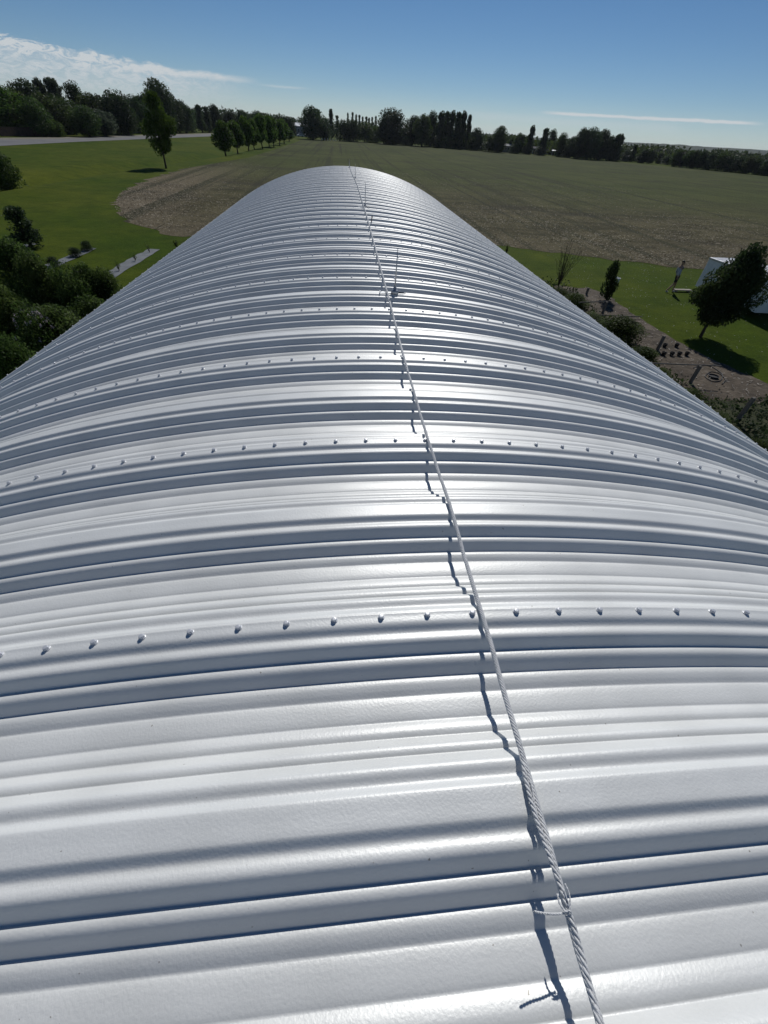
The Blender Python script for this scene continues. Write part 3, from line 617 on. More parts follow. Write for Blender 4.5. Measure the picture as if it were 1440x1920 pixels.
G1 = 'woodland trees behind the road'
T = [ # x_top, y_top, y_base, width px, kind, label, group, material
 (-22,158,252,95,'round','large rounded tree at the left edge behind the house',G1,'leaf_mid'),
 (6,166,252,70,'round','bushy green tree standing over the grey house roof',G1,'leaf_mid'),
 (38,154,250,62,'round','tall dark tree left of the two pointed poplars',G1,'leaf_dark'),
 (68,150,246,26,'poplar','left one of two pointed thin poplars above the woodland',G1,'leaf_grey'),
 (92,147,246,34,'poplar','right and taller of two pointed poplars above the woodland',G1,'leaf_grey'),
 (75,178,254,70,'round','broad green tree in front of the two pointed poplars',G1,'leaf_far'),
 (55,186,256,60,'oval','dark tree behind the brown board fence',G1,'leaf_far'),
 (105,180,252,60,'round','round green tree right of the pointed poplars',G1,'leaf_far'),
 (135,159,248,44,'oval','dark leaning tree with a sharp top in the woodland',G1,'leaf_dark'),
 (160,178,250,50,'round','mid green tree just right of the dark sharp topped tree',G1,'leaf_far'),
 (182,180,250,44,'round','lower crown between the sharp tree and the wide dome',G1,'leaf_dark'),
 (210,171,252,62,'round','wide domed tree in the middle of the woodland',G1,'leaf_dark'),
 (150,200,257,55,'round','round tree with visible trunk close to the road',G1,'leaf_far'),
 (185,207,256,55,'round','grey green spreading tree close behind the road',G1,'leaf_grey'),
 (222,186,254,50,'oval','dark tree with bare lower trunk behind the road',G1,'leaf_dark'),
 (245,180,250,46,'round','dark crown left of the tallest tree on the left',G1,'leaf_dark'),
 (288,153,250,52,'round','tallest dark domed tree behind the young lawn tree',G1,'leaf_dark'),
 (268,178,250,44,'round','lower dark tree touching the tallest domed tree',G1,'leaf_dark'),
 (316,178,250,40,'round','dark tree on the right shoulder of the tallest one',G1,'leaf_dark'),
 (338,192,250,34,'oval','dark upright tree right of the young lawn tree',G1,'leaf_dark'),
 (96,226,257,30,'round','small yellow green round tree in front of the fence',G1,'leaf_mid'),
 (352,208,249,26,'spruce','first dark conifer of the row behind the road',G1,'leaf_dark'),
 (370,197,249,28,'spruce','tall dark conifer in the row behind the road',G1,'leaf_dark'),
 (384,200,249,24,'spruce','narrow dark conifer beside the tall one',G1,'leaf_dark'),
 (400,197,249,26,'round','dark tree ending the conifer row',G1,'leaf_dark'),
 (428,206,250,36,'round','dark tree above the left end of the young tree row',G1,'leaf_dark'),
 (455,209,252,32,'round','low crown above the middle of the young tree row',G1,'leaf_dark'),
 (484,210,254,46,'round','wide dark crown above the right half of the tree row',G1,'leaf_dark'),
 (524,216,257,32,'round','dark tree behind the last young trees of the row',G1,'leaf_dark'),
 (541,221,258,26,'round','small dark tree left of the white farm shed',G1,'leaf_dark'),
 (585,201,262,50,'round','big dense dark tree right of the white farm shed',None,'leaf_dark'),
 (607,222,263,28,'oval','smaller tree leaning on the right side of the big dense tree',None,'leaf_dark'),
 (620,205,262,15,'spruce','narrow pointed conifer standing alone above the far field edge',None,'leaf_dark'),
 (632,217,262,9,'thin','short thin spire just right of the lone pointed conifer',None,'leaf_dark'),
 (645,226,265,34,'bush','low purple brown thicket under the row of thin poplars',None,'leaf_dark'),
 (662,226,266,36,'bush','low dark thicket below the leftmost thin poplars',None,'leaf_dark'),
 (684,230,267,40,'bush','low dark thicket below the middle thin poplars',None,'leaf_far'),
 (706,238,268,30,'bush','low dark thicket below the rightmost thin poplars',None,'leaf_far'),
 (737,205,271,52,'round','large round crowned tree with sky showing through its leaves',None,'leaf_dark'),
 (722,222,270,26,'oval','lower tree pressed against the left of the large round crown',None,'leaf_dark'),
 (776,220,273,34,'round','first tree right of the large round crown',None,'leaf_dark'),
 (795,216,275,36,'round','second tree right of the large round crown',None,'leaf_far'),
 (812,213,275,34,'oval','dense tree against the left of the tall poplar clump',None,'leaf_dark'),
 (829,211,277,18,'poplar','leftmost poplar of the tall dark clump',None,'leaf_dark'),
 (840,210,277,16,'poplar','second poplar from the left in the tall dark clump',None,'leaf_dark'),
 (850,210,278,15,'poplar','third poplar from the left in the tall dark clump',None,'leaf_dark'),
 (861,211,279,15,'poplar','fourth poplar from the left in the tall dark clump',None,'leaf_dark'),
 (872,211,280,15,'poplar','fifth poplar from the left in the tall dark clump',None,'leaf_dark'),
 (882,216,280,11,'poplar','rightmost slim poplar of the tall dark clump',None,'leaf_dark'),
 (815,255,276,34,'bush','left half of the clipped low hedge before the poplars',None,'leaf_far'),
 (838,257,278,34,'bush','right half of the clipped low hedge before the poplars',None,'leaf_far'),
 (896,241,282,26,'round','small rounded tree right of the poplar clump',None,'leaf_dark'),
 (887,258,282,22,'bush','low shrub at the foot of the poplar clump',None,'leaf_far'),
 (921,257,285,28,'bush','low dark shrub left of the far grey house',None,'leaf_dark'),
 (942,239,286,28,'round','rounded tree rising behind the far grey house',None,'leaf_far'),
 (962,256,286,18,'bush','shrub pressed against the right of the far grey house',None,'leaf_far'),
 (977,251,288,28,'round','round tree between the grey house and the thin poplar',None,'leaf_far'),
 (1000,237,289,13,'poplar','single slim poplar between two far houses',None,'leaf_dark'),
 (1026,241,291,15,'poplar','dark poplar left of the far white mobile home',None,'leaf_dark'),
 (1039,245,286,20,'oval','broader dark tree behind the far white mobile home',None,'leaf_dark'),
 (1058,250,294,22,'round','small tree at the right end of the white mobile home',None,'leaf_far'),
 (1078,258,296,28,'round','low tree at the left foot of the large spreading group',None,'leaf_dark'),
 (1098,242,298,34,'round','left crown of the large spreading group by the field',None,'leaf_dark'),
 (1116,241,299,40,'round','tallest crown of the large spreading group by the field',None,'leaf_dark'),
 (1136,247,300,34,'oval','middle right crown of the large spreading group',None,'leaf_dark'),
 (1150,258,301,24,'oval','ragged crown near the right of the spreading group',None,'leaf_dark'),
 (1164,253,302,22,'poplar','upright crown closing the right of the spreading group',None,'leaf_dark'),
 (1178,281,303,18,'bush','grey shrub beside a shed right of the spreading group',None,'leaf_grey'),
 (1193,272,304,15,'spruce','lone dark conifer right of the spreading group',None,'leaf_dark'),
 (1212,281,306,20,'round','first small tree right of the lone conifer',None,'leaf_dark'),
 (1226,282,307,18,'round','second small tree right of the lone conifer',None,'leaf_dark'),
 (1241,286,307,17,'bush','low shrub left of the gleaming roof',None,'leaf_dark'),
]
for x, y, b, wd, kd, lb, gr, mt in T: tree(x, y, b, wd, kd, lb, gr, mt)
for i, (x, y) in enumerate(((652,212),(661,211),(668,215),(674,216),(680,219),(687,219),(692,221),(698,220),(705,218))):
    tree(x, y, 262, 6.5, 'thin', 'thin feathery poplar spire in the row above dark thickets', 'row of thin poplar spires', 'leaf_dark')
HG = 'low shrubs along the far edge of the field'
for x, yb, lb in ((749,272,'low shrub at the foot of the large round crown'),(762,273,'low shrub just right of the large round crown'),(905,282.5,'small shrub right of the rounded tree by the poplar clump'),(930,285.5,'dark shrub just left of the far grey house'),(966,288,'shrub between the far grey house and a round tree'),(988,289,'shrub at the left foot of the single slim poplar'),(1016,291.5,'shrub at the left foot of the dark poplar'),(1066,295,'shrub left of the large spreading group'),(1088,297,'shrub under the left crown of the spreading group'),(1126,300,'shrub under the middle of the spreading group'),(1158,302,'shrub under the right end of the spreading group'),(1204,305.5,'shrub just right of the lone dark conifer'),(1254,309,'shrub left of the gleaming roofed building')):
    tree(x, yb-17, yb, 24, 'bush', lb, HG, 'leaf_dark', 'bush', 'bush')
for i in range(16):
    x = 1276 + i*11.5 + random.uniform(-3, 3); yb = 313 + (x-1282)*0.098
    tree(x, yb-29+random.uniform(-5, 6), yb, random.uniform(20, 30), random.choice(['round', 'bush', 'round']), 'low dark tree in the belt along the far right edge of the field', 'belt of trees beyond the right of the field', random.choice(['leaf_dark', 'leaf_far', 'leaf_dark']))
# far wood behind the belt and behind everything: reads as one mass
def wood(name, segs, n, size, m):
    P = []
    for (x0, y0, x1, y1, h) in segs:
        k = int(n*math.hypot(x1-x0, y1-y0)/sum(math.hypot(s_[2]-s_[0], s_[3]-s_[1]) for s_ in segs)); t = rng.uniform(0, 1, k)
        base = np.sin(t*37+x0)*0.16+np.sin(t*91+y0)*0.12+np.sin(t*211)*0.08
        u = rng.uniform(0, 1, k)**0.7; P.append(np.stack([x0+(x1-x0)*t+rng.normal(0, 9, k), y0+(y1-y0)*t+rng.normal(0, 9, k), GZ+u*h*(0.72+base)], -1))
    V, Q = leaves(np.concatenate(P), size, 0.5); o = link(name, mesh_np(name, V, Q), M[m]); return tag(o, kind='stuff')
o = wood('far_wood', [(75, 372, 200, 318, 6.5), (150, 560, 520, 400, 9), (520, 400, 620, 250, 9)], 24000, 1.3, 'leaf_far'); tag(o, 'distant belt of woodland closing the view beyond the right of the field', 'woodland')
o = wood('far_wood', [(-140, 330, -62, 560, 12), (-60, 560, 60, 620, 11), (60, 620, 200, 560, 9)], 16000, 1.2, 'leaf_dark'); tag(o, 'distant woodland filling gaps behind the tree lines', 'woodland')
# row of young trees along the field
row = [(413,228,292,40),(437,228,288.5,34),(458,222,283,32),(470,226,281,26),(485,216,280,30),(499,220,277.5,28),(508,222,276.5,26),(520,225,273,28),(529,226,270,26),(540,240,266,20)]
rl = ['first and nearest young tree of the row beside the field','second young tree of the row beside the field','third young tree of the row, close behind the second','fourth tree of the row with a thin bare trunk','fifth tree of the row, tallest of the middle ones','sixth tree of the row beside the field edge','seventh tree of the row with a slim trunk','eighth tree of the row beside the field edge','ninth tree of the row, next to the last','last low tree of the row near the white farm shed']
for (x, y, b, wd), lb in zip(row, rl): tree(x, y, b, wd, 'oval_street', lb, 'row of young trees beside the field', 'leaf_mid')
# ---- nearer, one-off trees
def big_tree(name, label, G, h, wd, crown_kind, z0, nclump, nleaf, leaf, clump_r, m, seed, trunk_r, rz=0, cat='tree', lean=(0, 0), limbs=7, spread=0.3):
    t = empty(name, (G.x, G.y, GZ+float(swale(G.x, G.y))), rz); tag(t, label, cat)
    cm = crown_mesh('crown', crown_kind, z0, nclump, nleaf, leaf, clump_r, seed); co = np.empty(len(cm.vertices)*3, dtype=np.float32); cm.vertices.foreach_get('co', co); co = co.reshape(-1, 3)
    co[:, 0] += lean[0]*co[:, 2]; co[:, 1] += lean[1]*co[:, 2]; cm.vertices.foreach_set('co', co.ravel())
    link('crown', cm, M[m], t); tm = trunk_mesh('trunk', z0, trunk_r, seed, limbs=limbs, spread=spread)
    for v in tm.vertices: v.co.x += lean[0]*v.co.z; v.co.y += lean[1]*v.co.z
    link('trunk', tm, None, t); t.scale = (wd, wd, h); return t
Gc = at(312, 317); hc = hgt(290, 178, Gc)
big_tree('young_tree', 'young leafy tree alone on the left lawn casting a shadow', Gc, hc, 62*mpp(Gc), 'oval', 0.24, 44, 9000, 0.022, 0.17, 'leaf_mid', 71, 0.024, lean=(0.12, 0))
Gr = at(1313, 632); hr = 3.62
big_tree('shade_tree', 'dark rounded tree in front of the white trailer on the right', Gr, hr, 2.5, 'oval', 0.20, 90, 26000, 0.020, 0.17, 'leaf_dark', 72, 0.026, lean=(0.06, 0))
Ge = at(8, 352); tE = tree(-26, 272, 350, 66, 'round', 'tree cut by the left edge of the picture above the shrubs', None, 'leaf_far')
tree(22, 388, 463, 72, 'spruce', 'dark bushy spruce on the lawn at the left edge', None, 'leaf_dark')
for (x, yt, yb, wd, lb) in ((94, 482, 499, 24, 'nearest of three round dark shrubs on the weed cloth'), (136, 464, 481, 22, 'middle one of three round dark shrubs on the weed cloth'), (158, 452, 470, 22, 'farthest of three dark shrubs on the weed cloth')):
    tree(x, yt, yb, wd, 'bush', lb, None, 'leaf_dark', 'shrub', 'shrub')
def sprig(x, yb, h, label, name='seedling', n=5, leafy=40):
    G = at(x, yb); t = empty(name, (G.x, G.y, GZ)); tag(t, label, 'seedling'); mb = MB(); P = []
    for i in range(n):
        a = random.uniform(0, 6.28); s_ = random.uniform(0.05, 0.28)*h; q = (math.cos(a)*s_, math.sin(a)*s_, h*random.uniform(0.6, 1)); mb.tube([(0, 0, 0), (q[0]*.4, q[1]*.4, q[2]*.5), q], [0.012, 0.008, 0.003], 5)
        for _ in range(leafy): k = random.uniform(0.3, 1.05); P.append((q[0]*k+random.gauss(0, .04), q[1]*k+random.gauss(0, .04), q[2]*k+random.gauss(0, .03)))
    mb.build('stems', M['bark'], t); V, Q = leaves(np.array(P), 0.035, 0.4); link('foliage', mesh_np('foliage', V, Q), M['leaf_near'], t); return t
sprig(281, 474, 0.7, 'thin leafless sapling at the far end of the empty weed cloth', leafy=4)
sprig(254, 490, 0.35, 'tiny seedling halfway along the empty weed cloth', leafy=10)
sprig(224, 508, 0.45, 'dark seedling at the near end of the empty weed cloth', leafy=14)
sprig(332, 466, 0.5, 'small green plant on the lawn beside the roof edge', leafy=40)
sprig(949, 476, 0.6, 'small weedy plant at the field edge right of the roof', leafy=50)

# near shrubs, denser foliage
NB = []
for i in range(3):
    NB.append(crown_mesh('foliage', 'bush', 0.0, 46, 17000, 0.020, 0.27, 500+i))
def near_bush(xt, yt, yb, wpx, label, m='leaf_near', bloom=0, group=None, k=None):
    G, h = upright(xt, yt, yb); wd = wpx*mpp(G + Vector((0, 0, h*.5))); t = empty('bush', (G.x, G.y, GZ), random.uniform(0, 6.28)); tag(t, label, 'bush', group)
    t.scale = (wd, wd*random.uniform(.85, 1.15), h); i = random.randrange(3) if k is None else k
    key = (NB[i].name, m)
    if key not in cnt: c_ = NB[i].copy(); c_.materials.clear(); c_.materials.append(M[m]); cnt[key] = c_
    link('foliage', cnt[key], None, t); link('stem', PROTO['bush'][i][1], None, t)
    if bloom:
        P = []
        for _ in range(bloom):
            a = random.uniform(0, 6.28); el = random.uniform(0.1, 1.3); c_ = np.array([math.cos(a)*math.cos(el)*0.47, math.sin(a)*math.cos(el)*0.47, 0.1+0.88*math.sin(el)])
            P.append(c_ + rng.normal(0, 0.016, (26, 3)))
        V, Q = leaves(np.concatenate(P), 0.013, 0.4); link('flowers', mesh_np('flowers', V, Q), M['bloom'], t)
    return t
GL = 'shrubs massed along the left side of the building'
for a_ in ((8, 452, 570, 90, 'tall light green shrub at the left edge above the others', 'leaf_near'),
           (52, 486, 600, 80, 'light green shrub beside the end of the weed cloth', 'leaf_near'),
           (108, 498, 600, 90, 'broad pale green shrub in front of the weed cloth shrubs', 'leaf_near'),
           (152, 497, 590, 70, 'domed green shrub at the top of the shrub mass', 'leaf_near'),
           (190, 512, 590, 62, 'shrub between the two weed cloth strips and the roof', 'leaf_near'),
           (222, 545, 600, 50, 'low shrub touching the roof edge at the right', 'leaf_near'),
           (160, 560, 660, 100, 'dark green shrub low against the roof in the mass', 'leaf_near'),
           (95, 580, 690, 110, 'wide dark shrub between the lilac and the roof', 'leaf_near'),
           (-10, 555, 690, 110, 'dark shrub at the left edge below the tall one', 'leaf_near'),
           (10, 650, 790, 110, 'lowest dark shrub in the left corner beside the roof', 'leaf_near')):
    near_bush(*a_, group=GL)
near_bush(48, 575, 700, 110, 'lilac bush with pale pinkish flower clusters beside the roof', 'leaf_near', 46, GL)
GRt = 'low plants between the roof and the garden posts'
for a_ in ((1080, 552, 578, 48, 'yellow green rounded bush at the head of the soil bed', 'leaf_mid'),
           (1052, 540, 566, 40, 'dark bush under the bare twiggy shrub', 'leaf_near'),
           (1112, 586, 612, 56, 'dark green vine bush below the first rail', 'leaf_near'),
           (1172, 596, 640, 84, 'broad low green bush beside the second rail', 'leaf_near'),
           (1140, 604, 640, 50, 'small bush between the broad bush and the roof', 'leaf_near'),
           (1210, 652, 680, 56, 'yellowish leafy bush below the black pots', 'leaf_mid'),
           (1244, 692, 722, 48, 'low weeds behind the long rail at the roof edge', 'leaf_near'),
           (1300, 735, 765, 60, 'low green weeds around the foot of a garden post', 'leaf_near'),
           (1352, 775, 800, 50, 'trailing weeds between the last post and the roof', 'leaf_near'),
           (1425, 830, 862, 60, 'dark weeds at the right edge beside the roof', 'leaf_near')):
    near_bush(*a_, group=GRt)
# sparse twiggy shrub and the columnar sapling
def twiggy(xb, yb, h, label, seed, spread=0.5, n=24, leafn=22):
    r = random.Random(seed); G = at(xb, yb); t = empty('sparse_shrub', (G.x, G.y, GZ)); tag(t, label, 'shrub'); mb = MB(); P = []
    for i in range(n):
        a = r.uniform(0, 6.28); s_ = spread*r.uniform(0.15, 1)*h*0.5; top = Vector((math.cos(a)*s_, math.sin(a)*s_, h*r.uniform(0.55, 1.0)))
        k0 = Vector((0, 0, h*r.uniform(0.02, 0.3))); md = k0.lerp(top, 0.5) + Vector((top.x*0.1, top.y*.1, -0.02*h)); mb.tube([k0, md, top], [0.014, 0.009, 0.003], 5)
        for j in range(4):
            q = k0.lerp(top, r.uniform(0.35, 0.95)); e = q+Vector((r.uniform(-.16, .16), r.uniform(-.16, .16), r.uniform(.08, .26)))*h*0.5; mb.tube([q, e], [0.006, 0.002], 4); P += [tuple(q.lerp(e, r.random())) for _ in range(leafn//4)]
    mb.tube([(0, 0, 0), (0.01, 0, h*0.5), (0.03, 0.02, h*0.95)], [0.03, 0.018, 0.004], 6); mb.build('branches', M['bark'], t)
    V, Q = leaves(np.array(P)+rng.normal(0, 0.02, (len(P), 3)), 0.022, 0.4); link('foliage', mesh_np('foliage', V, Q), M['leaf_dark'], t); return t
twiggy(1046, 540, 2.5, 'tall thin leafed twiggy shrub beside the roof before the field', 3, 0.75)
Gs, hs = at(1137, 563), 1.95
big_tree('columnar_tree', 'small dark upright tree at the corner of the soil bed', Gs, hs, 0.85, 'poplar', 0.08, 18, 2600, 0.05, 0.24, 'leaf_dark', 75, 0.05, spread=0.25, lean=(-0.42, 0))

# ------------------------------------------------------------------ garden things on the right
PD = [(1105,540,1099,553,'short grey post at the far end of the soil bed'), (1138,566,1129.5,588,'garden post carrying the first cross rail'), (1246.8,630,1231.8,657,'square grey post standing among the black pots'),
      (1314,686,1293.7,718,'garden post carrying the long cross rail'), (1414.4,745.5,1380,791,'nearest and tallest grey garden post at the right')]
posts = []
for xt, yt, xb, yb, lb in PD:
    G = at(xb, yb); h = hgt(xt, yt, G); t = empty('garden_post', (G.x, G.y, GZ), 0.2); tag(t, lb, 'post', 'grey wooden posts in the garden bed')
    mb = MB(); w_ = 0.055; mb.box((-w_, -w_, -0.1), (w_, w_, h)); o = mb.build('post', M['post'], t)
    bv_ = o.modifiers.new('b', 'BEVEL'); bv_.width = 0.01
    posts.append((t, G, h))
def rail(i, p0, p1, z):
    t, G, h = posts[i]; a_ = at(*p0, GZ+z)-Vector((G.x, G.y, GZ)); b_ = at(*p1, GZ+z)-Vector((G.x, G.y, GZ)); mb = MB()
    mb.tube([Matrix.Rotation(-0.2, 3, 'Z') @ a_, Matrix.Rotation(-0.2, 3, 'Z') @ b_], 0.025, 8); mb.build('rail', M['post'], t)
rail(1, (1085, 567), (1142, 565), posts[1][2]); rail(3, (1222, 681), (1352, 686), posts[3][2])
a_, b_ = at(1106, 591, GZ+0.12), at(1204, 594, GZ+0.12); mb = MB(); mb.tube([a_, (a_+b_)/2+Vector((0, 0, 0.02)), b_], 0.025, 8); o = mb.build('garden_pole', M['post'], None, True); tag(o, 'thin grey pole lying across the soil behind the broad bush', 'pole')
# wire netting strung between the posts (thin real wires)
mb = MB()
for i in range(4):
    A, B = posts[i], posts[i+1]
    for k in range(5):
        z0 = 0.08+k*0.2; 
        if z0 < min(A[2], B[2])-0.02: mb.tube([(A[1].x, A[1].y, GZ+z0), ((A[1].x+B[1].x)/2, (A[1].y+B[1].y)/2, GZ+z0-0.02), (B[1].x, B[1].y, GZ+z0)], 0.0018, 4)
o = mb.build('garden_wire', M['post']); tag(o, 'thin fence wires strung between the grey garden posts', 'fence wire')
def pot(xp, yp, label, r=0.095, h=0.13):
    G = at(xp, yp+3); t = MB(); t.lathe([(r*0.75, 0), (r, h), (r*1.08, h), (r*1.08, h+0.02), (r*0.93, h+0.02), (r*0.9, h-0.05)], 14); o = t.build('plant_pot', M['dark'], None, False); o.location = (G.x, G.y, GZ+0.012)
    return tag(o, label, 'plant pot', 'black pots on the garden soil')
for a_ in ((1267,648,'black pot nearest the lawn, alone behind the front row'),(1245,648,'black pot right beside the square grey post'),(1286,664,'rightmost black pot of the front row by the tree shadow'),(1272,664,'second black pot from the right in the front row'),(1258,664,'third black pot from the right in the front row'),(1243,664,'leftmost black pot of the front row')): pot(*a_)
G = at(1336, 708); t = MB(); t.lathe([(0.13, 0), (0.19, 0.04), (0.20, 0.07), (0.18, 0.075), (0.16, 0.03)], 16); o = t.build('rubber_tub', M['dark']); o.location = (G.x, G.y, GZ+0.015); tag(o, 'low black rubber tub lying beside the coiled hose', 'tub')
hp = [(1300,690),(1318,682),(1340,690),(1356,702),(1352,714),(1336,716),(1320,706),(1332,696),(1350,700),(1362,712),(1352,722)]
mb = MB(); P = []
for i in range(len(hp)-1):
    for k in range(6): t_ = k/6; P.append(at(hp[i][0]+(hp[i+1][0]-hp[i][0])*t_, hp[i][1]+(hp[i+1][1]-hp[i][1])*t_, GZ+0.035))
for _ in range(3): P = [P[0]]+[(P[i-1]+P[i]*2+P[i+1])/4 for i in range(1, len(P)-1)]+[P[-1]]
mb.tube(P, 0.016, 6); o = mb.build('garden_hose', M['dark'], None, True); tag(o, 'black garden hose looped on the soil in the tree shadow', 'hose')
for k, (p0, p1, lb) in enumerate((((1334,678),(1350,682),'upper short pale stick on the soil beside the hose'),((1336,683),(1352,687),'lower short pale stick on the soil beside the hose'))):
    mb = MB(); mb.tube([at(*p0, GZ+0.03), at(*p1, GZ+0.05)], 0.018, 6); o = mb.build('stick', M['plank']); tag(o, lb, 'stick')
# white bucket behind the columnar tree
G = at(1154, 533); t = empty('bucket', (G.x, G.y, GZ+0.01), 0.4); tag(t, 'white plastic bucket on the grass behind the upright tree', 'bucket')
mb = MB(); mb.lathe([(0.13, 0.0), (0.16, 0.34), (0.17, 0.34), (0.17, 0.36), (0.15, 0.36), (0.145, 0.32)], 18); mb.build('pail', M['white'], t, False)
mb = MB(); mb.tube([(0.165*math.cos(a), 0.05, 0.33+0.10*math.sin(a)) for a in np.linspace(0, math.pi, 12)], 0.004, 5); mb.build('handle', M['galv'], t)
# plank beside the trailer
G = at(1277, 547); t = MB(); t.box((-0.55, -0.14, 0.09), (0.62, 0.14, 0.13)); t.box((-0.45, -0.13, 0.0), (-0.38, 0.13, 0.09)); t.box((0.42, -0.13, 0.0), (0.49, 0.13, 0.09))
o = t.build('plank_step', M['plank']); o.location = (G.x, G.y, GZ+0.005); o.rotation_euler = (0, 0, 0.02); tag(o, 'pale plank step on the grass between the person and trailer', 'plank')

# white enclosed trailer
TX, TY0, TY1 = 22.45, 21.7, 26.9
tr = empty('trailer', (TX+1.25, (TY0+TY1)/2, GZ)); tag(tr, 'white enclosed cargo trailer standing on grass behind the dark tree', 'trailer')
HT = hgt(1325, 481, at(1300, 547)); ly = (TY1-TY0)/2
mb = MB(); mb.box((-1.25, -ly, 0.32), (1.25, ly, HT)); o = mb.build('body', M['white'], tr); b_ = o.modifiers.new('b', 'BEVEL'); b_.width = 0.03; b_.segments = 2
mb = MB()
for i in range(13):
    y = -ly+0.2+i*(2*ly-0.4)/12; mb.box((-1.2, y-0.035, HT-0.002), (1.2, y+0.035, HT+0.018))
mb.build('roof_ribs', M['white'], tr)
for sx_ in (-1, 1):
    mb = MB(); mb.box((sx_*1.262-0.012, -ly, HT-0.10), (sx_*1.262+0.012, ly, HT-0.02)); mb.build('side_rail', M['galv'], tr)
    for yw in (-0.45, 0.45):
        Mx = Matrix.Translation((sx_*1.16, yw, 0.33)) @ Matrix.Rotation(math.pi/2, 4, 'Y')
        mb = MB(); mb.lathe([(0.2, -0.1), (0.33, -0.09), (0.33, 0.09), (0.2, 0.1)], 24, Mx); wh = mb.build('wheel', M['dark'], tr)
        mb = MB(); mb.lathe([(0.19, -0.102), (0.19, 0.102), (0.06, 0.108)], 18, Mx); mb.build('rim', M['galv'], wh)
    mb = MB(); mb.box((sx_*1.30-0.06, -0.95, 0.66), (sx_*1.30+0.06, 0.95, 0.72)); mb.build('mudguard', M['galv'], tr)
mb = MB(); mb.box((-1.266, -ly+0.5, 0.5), (-1.252, -ly+1.3, HT-0.25)); dr = mb.build('door', M['white'], tr)
mb = MB(); mb.box((-1.29, -ly+0.58, 1.05), (-1.268, -ly+0.7, 1.10)); mb.build('handle', M['dark'], dr)
mb = MB(); mb.tube([(-0.7, ly, 0.4), (0, ly+1.1, 0.4), (0.7, ly, 0.4)], 0.04, 6); mb.tube([(0, ly+1.1, 0.4), (0, ly+1.1, 0.0)], 0.03, 6); mb.build('hitch', M['dark'], tr)

# ------------------------------------------------------------------ the person
def skin_mesh(name, chains, m, parent, sub=2):
    """chains: list of (points, radii); the first point of later chains snaps on an existing vertex when close"""
    V = []; E = []; Rr = []
    def vid(p, r_):
        for i, q in enumerate(V):
            if (Vector(q)-Vector(p)).length < 0.004: return i
        V.append(tuple(p)); Rr.append(r_); return len(V)-1
    for pts, rs in chains:
        ids = [vid(p, r_) for p, r_ in zip(pts, rs)]
        E += [(ids[i], ids[i+1]) for i in range(len(ids)-1)]
    me = bpy.data.meshes.new(name); me.from_pydata(V, E, []); me.update(); o = link(name, me, m, parent)
    md = o.modifiers.new('skin', 'SKIN'); md.use_smooth_shade = True
    if not me.skin_vertices: return o
    for i, sv in enumerate(me.skin_vertices[0].data): sv.radius = (Rr[i] if isinstance(Rr[i], tuple) else (Rr[i], Rr[i])); sv.use_root = (i == 0)
    ss_ = o.modifiers.new('sub', 'SUBSURF'); ss_.levels = sub; ss_.render_levels = sub
    return o
SK = noise_mat('skin', [(0.34, 0.20, 0.14), (0.40, 0.25, 0.18)], 8, 0.6)
SHIRT = noise_mat('grey_shirt', [(0.36, 0.36, 0.40), (0.46, 0.46, 0.50)], 6, 0.9); SHORT = noise_mat('dark_shorts', [(0.02, 0.02, 0.025), (0.035, 0.035, 0.04)], 6, 0.9)
HAIR = noise_mat('dark_hair', [(0.012, 0.009, 0.007), (0.03, 0.022, 0.016)], 30, 0.6); SHOE = mat('light_shoe', (0.45, 0.44, 0.42), 0.7)
Gp = at(1256, 548); pr = empty('person', (Gp.x, Gp.y, GZ), R(-4)); tag(pr, 'person in pale grey shirt and dark shorts walking towards the trailer', 'person')
L_ = -0.13   # the walker leans back a little
pel = (0, 0, 0.93)
def hand(base, d, side):
    b = Vector(base); d = Vector(d).normalized(); sx2 = Vector((0, 1, 0)); ch = []
    palm = b + d*0.08
    ch.append(([tuple(b), tuple(palm)], [0.028, 0.036]))
    for i in range(4):
        q = palm + sx2*(i-1.5)*0.019; ln = [0.030, 0.034, 0.031, 0.025][i]
        k1 = q + d*ln; k2 = k1 + (d+Vector((0.35, 0, -0.1))).normalized()*ln*0.8; k3 = k2+(d+Vector((0.8, 0, 0.1))).normalized()*ln*0.6
        ch.append(([tuple(palm), tuple(q+d*0.008), tuple(k1), tuple(k2), tuple(k3)], [0.036, 0.010, 0.009, 0.0085, 0.007]))
    th = b + d*0.035 + Vector((0.028, 0, 0)); ch.append(([tuple(b), tuple(th), tuple(th+d*0.03+Vector((0.012, 0, 0))), tuple(th+d*0.055+Vector((0.008, 0, 0)))], [0.028, 0.012, 0.010, 0.008]))
    return ch
sh = (L_*0.55, 0, 1.40); nk = (L_*0.6, 0, 1.48)
armL = [sh, (sh[0], 0.17, 1.39), (sh[0]-0.02, 0.21, 1.12), (sh[0]+0.16, 0.22, 0.92)]; armR = [sh, (sh[0], -0.17, 1.39), (sh[0]-0.10, -0.22, 1.13), (sh[0]-0.06, -0.24, 0.89)]
legF = [pel, (0.01, 0.09, 0.88), (0.17, 0.10, 0.49), (0.17, 0.10, 0.09)]; legB = [pel, (-0.01, -0.09, 0.88), (-0.08, -0.10, 0.48), (-0.33, -0.10, 0.13)]
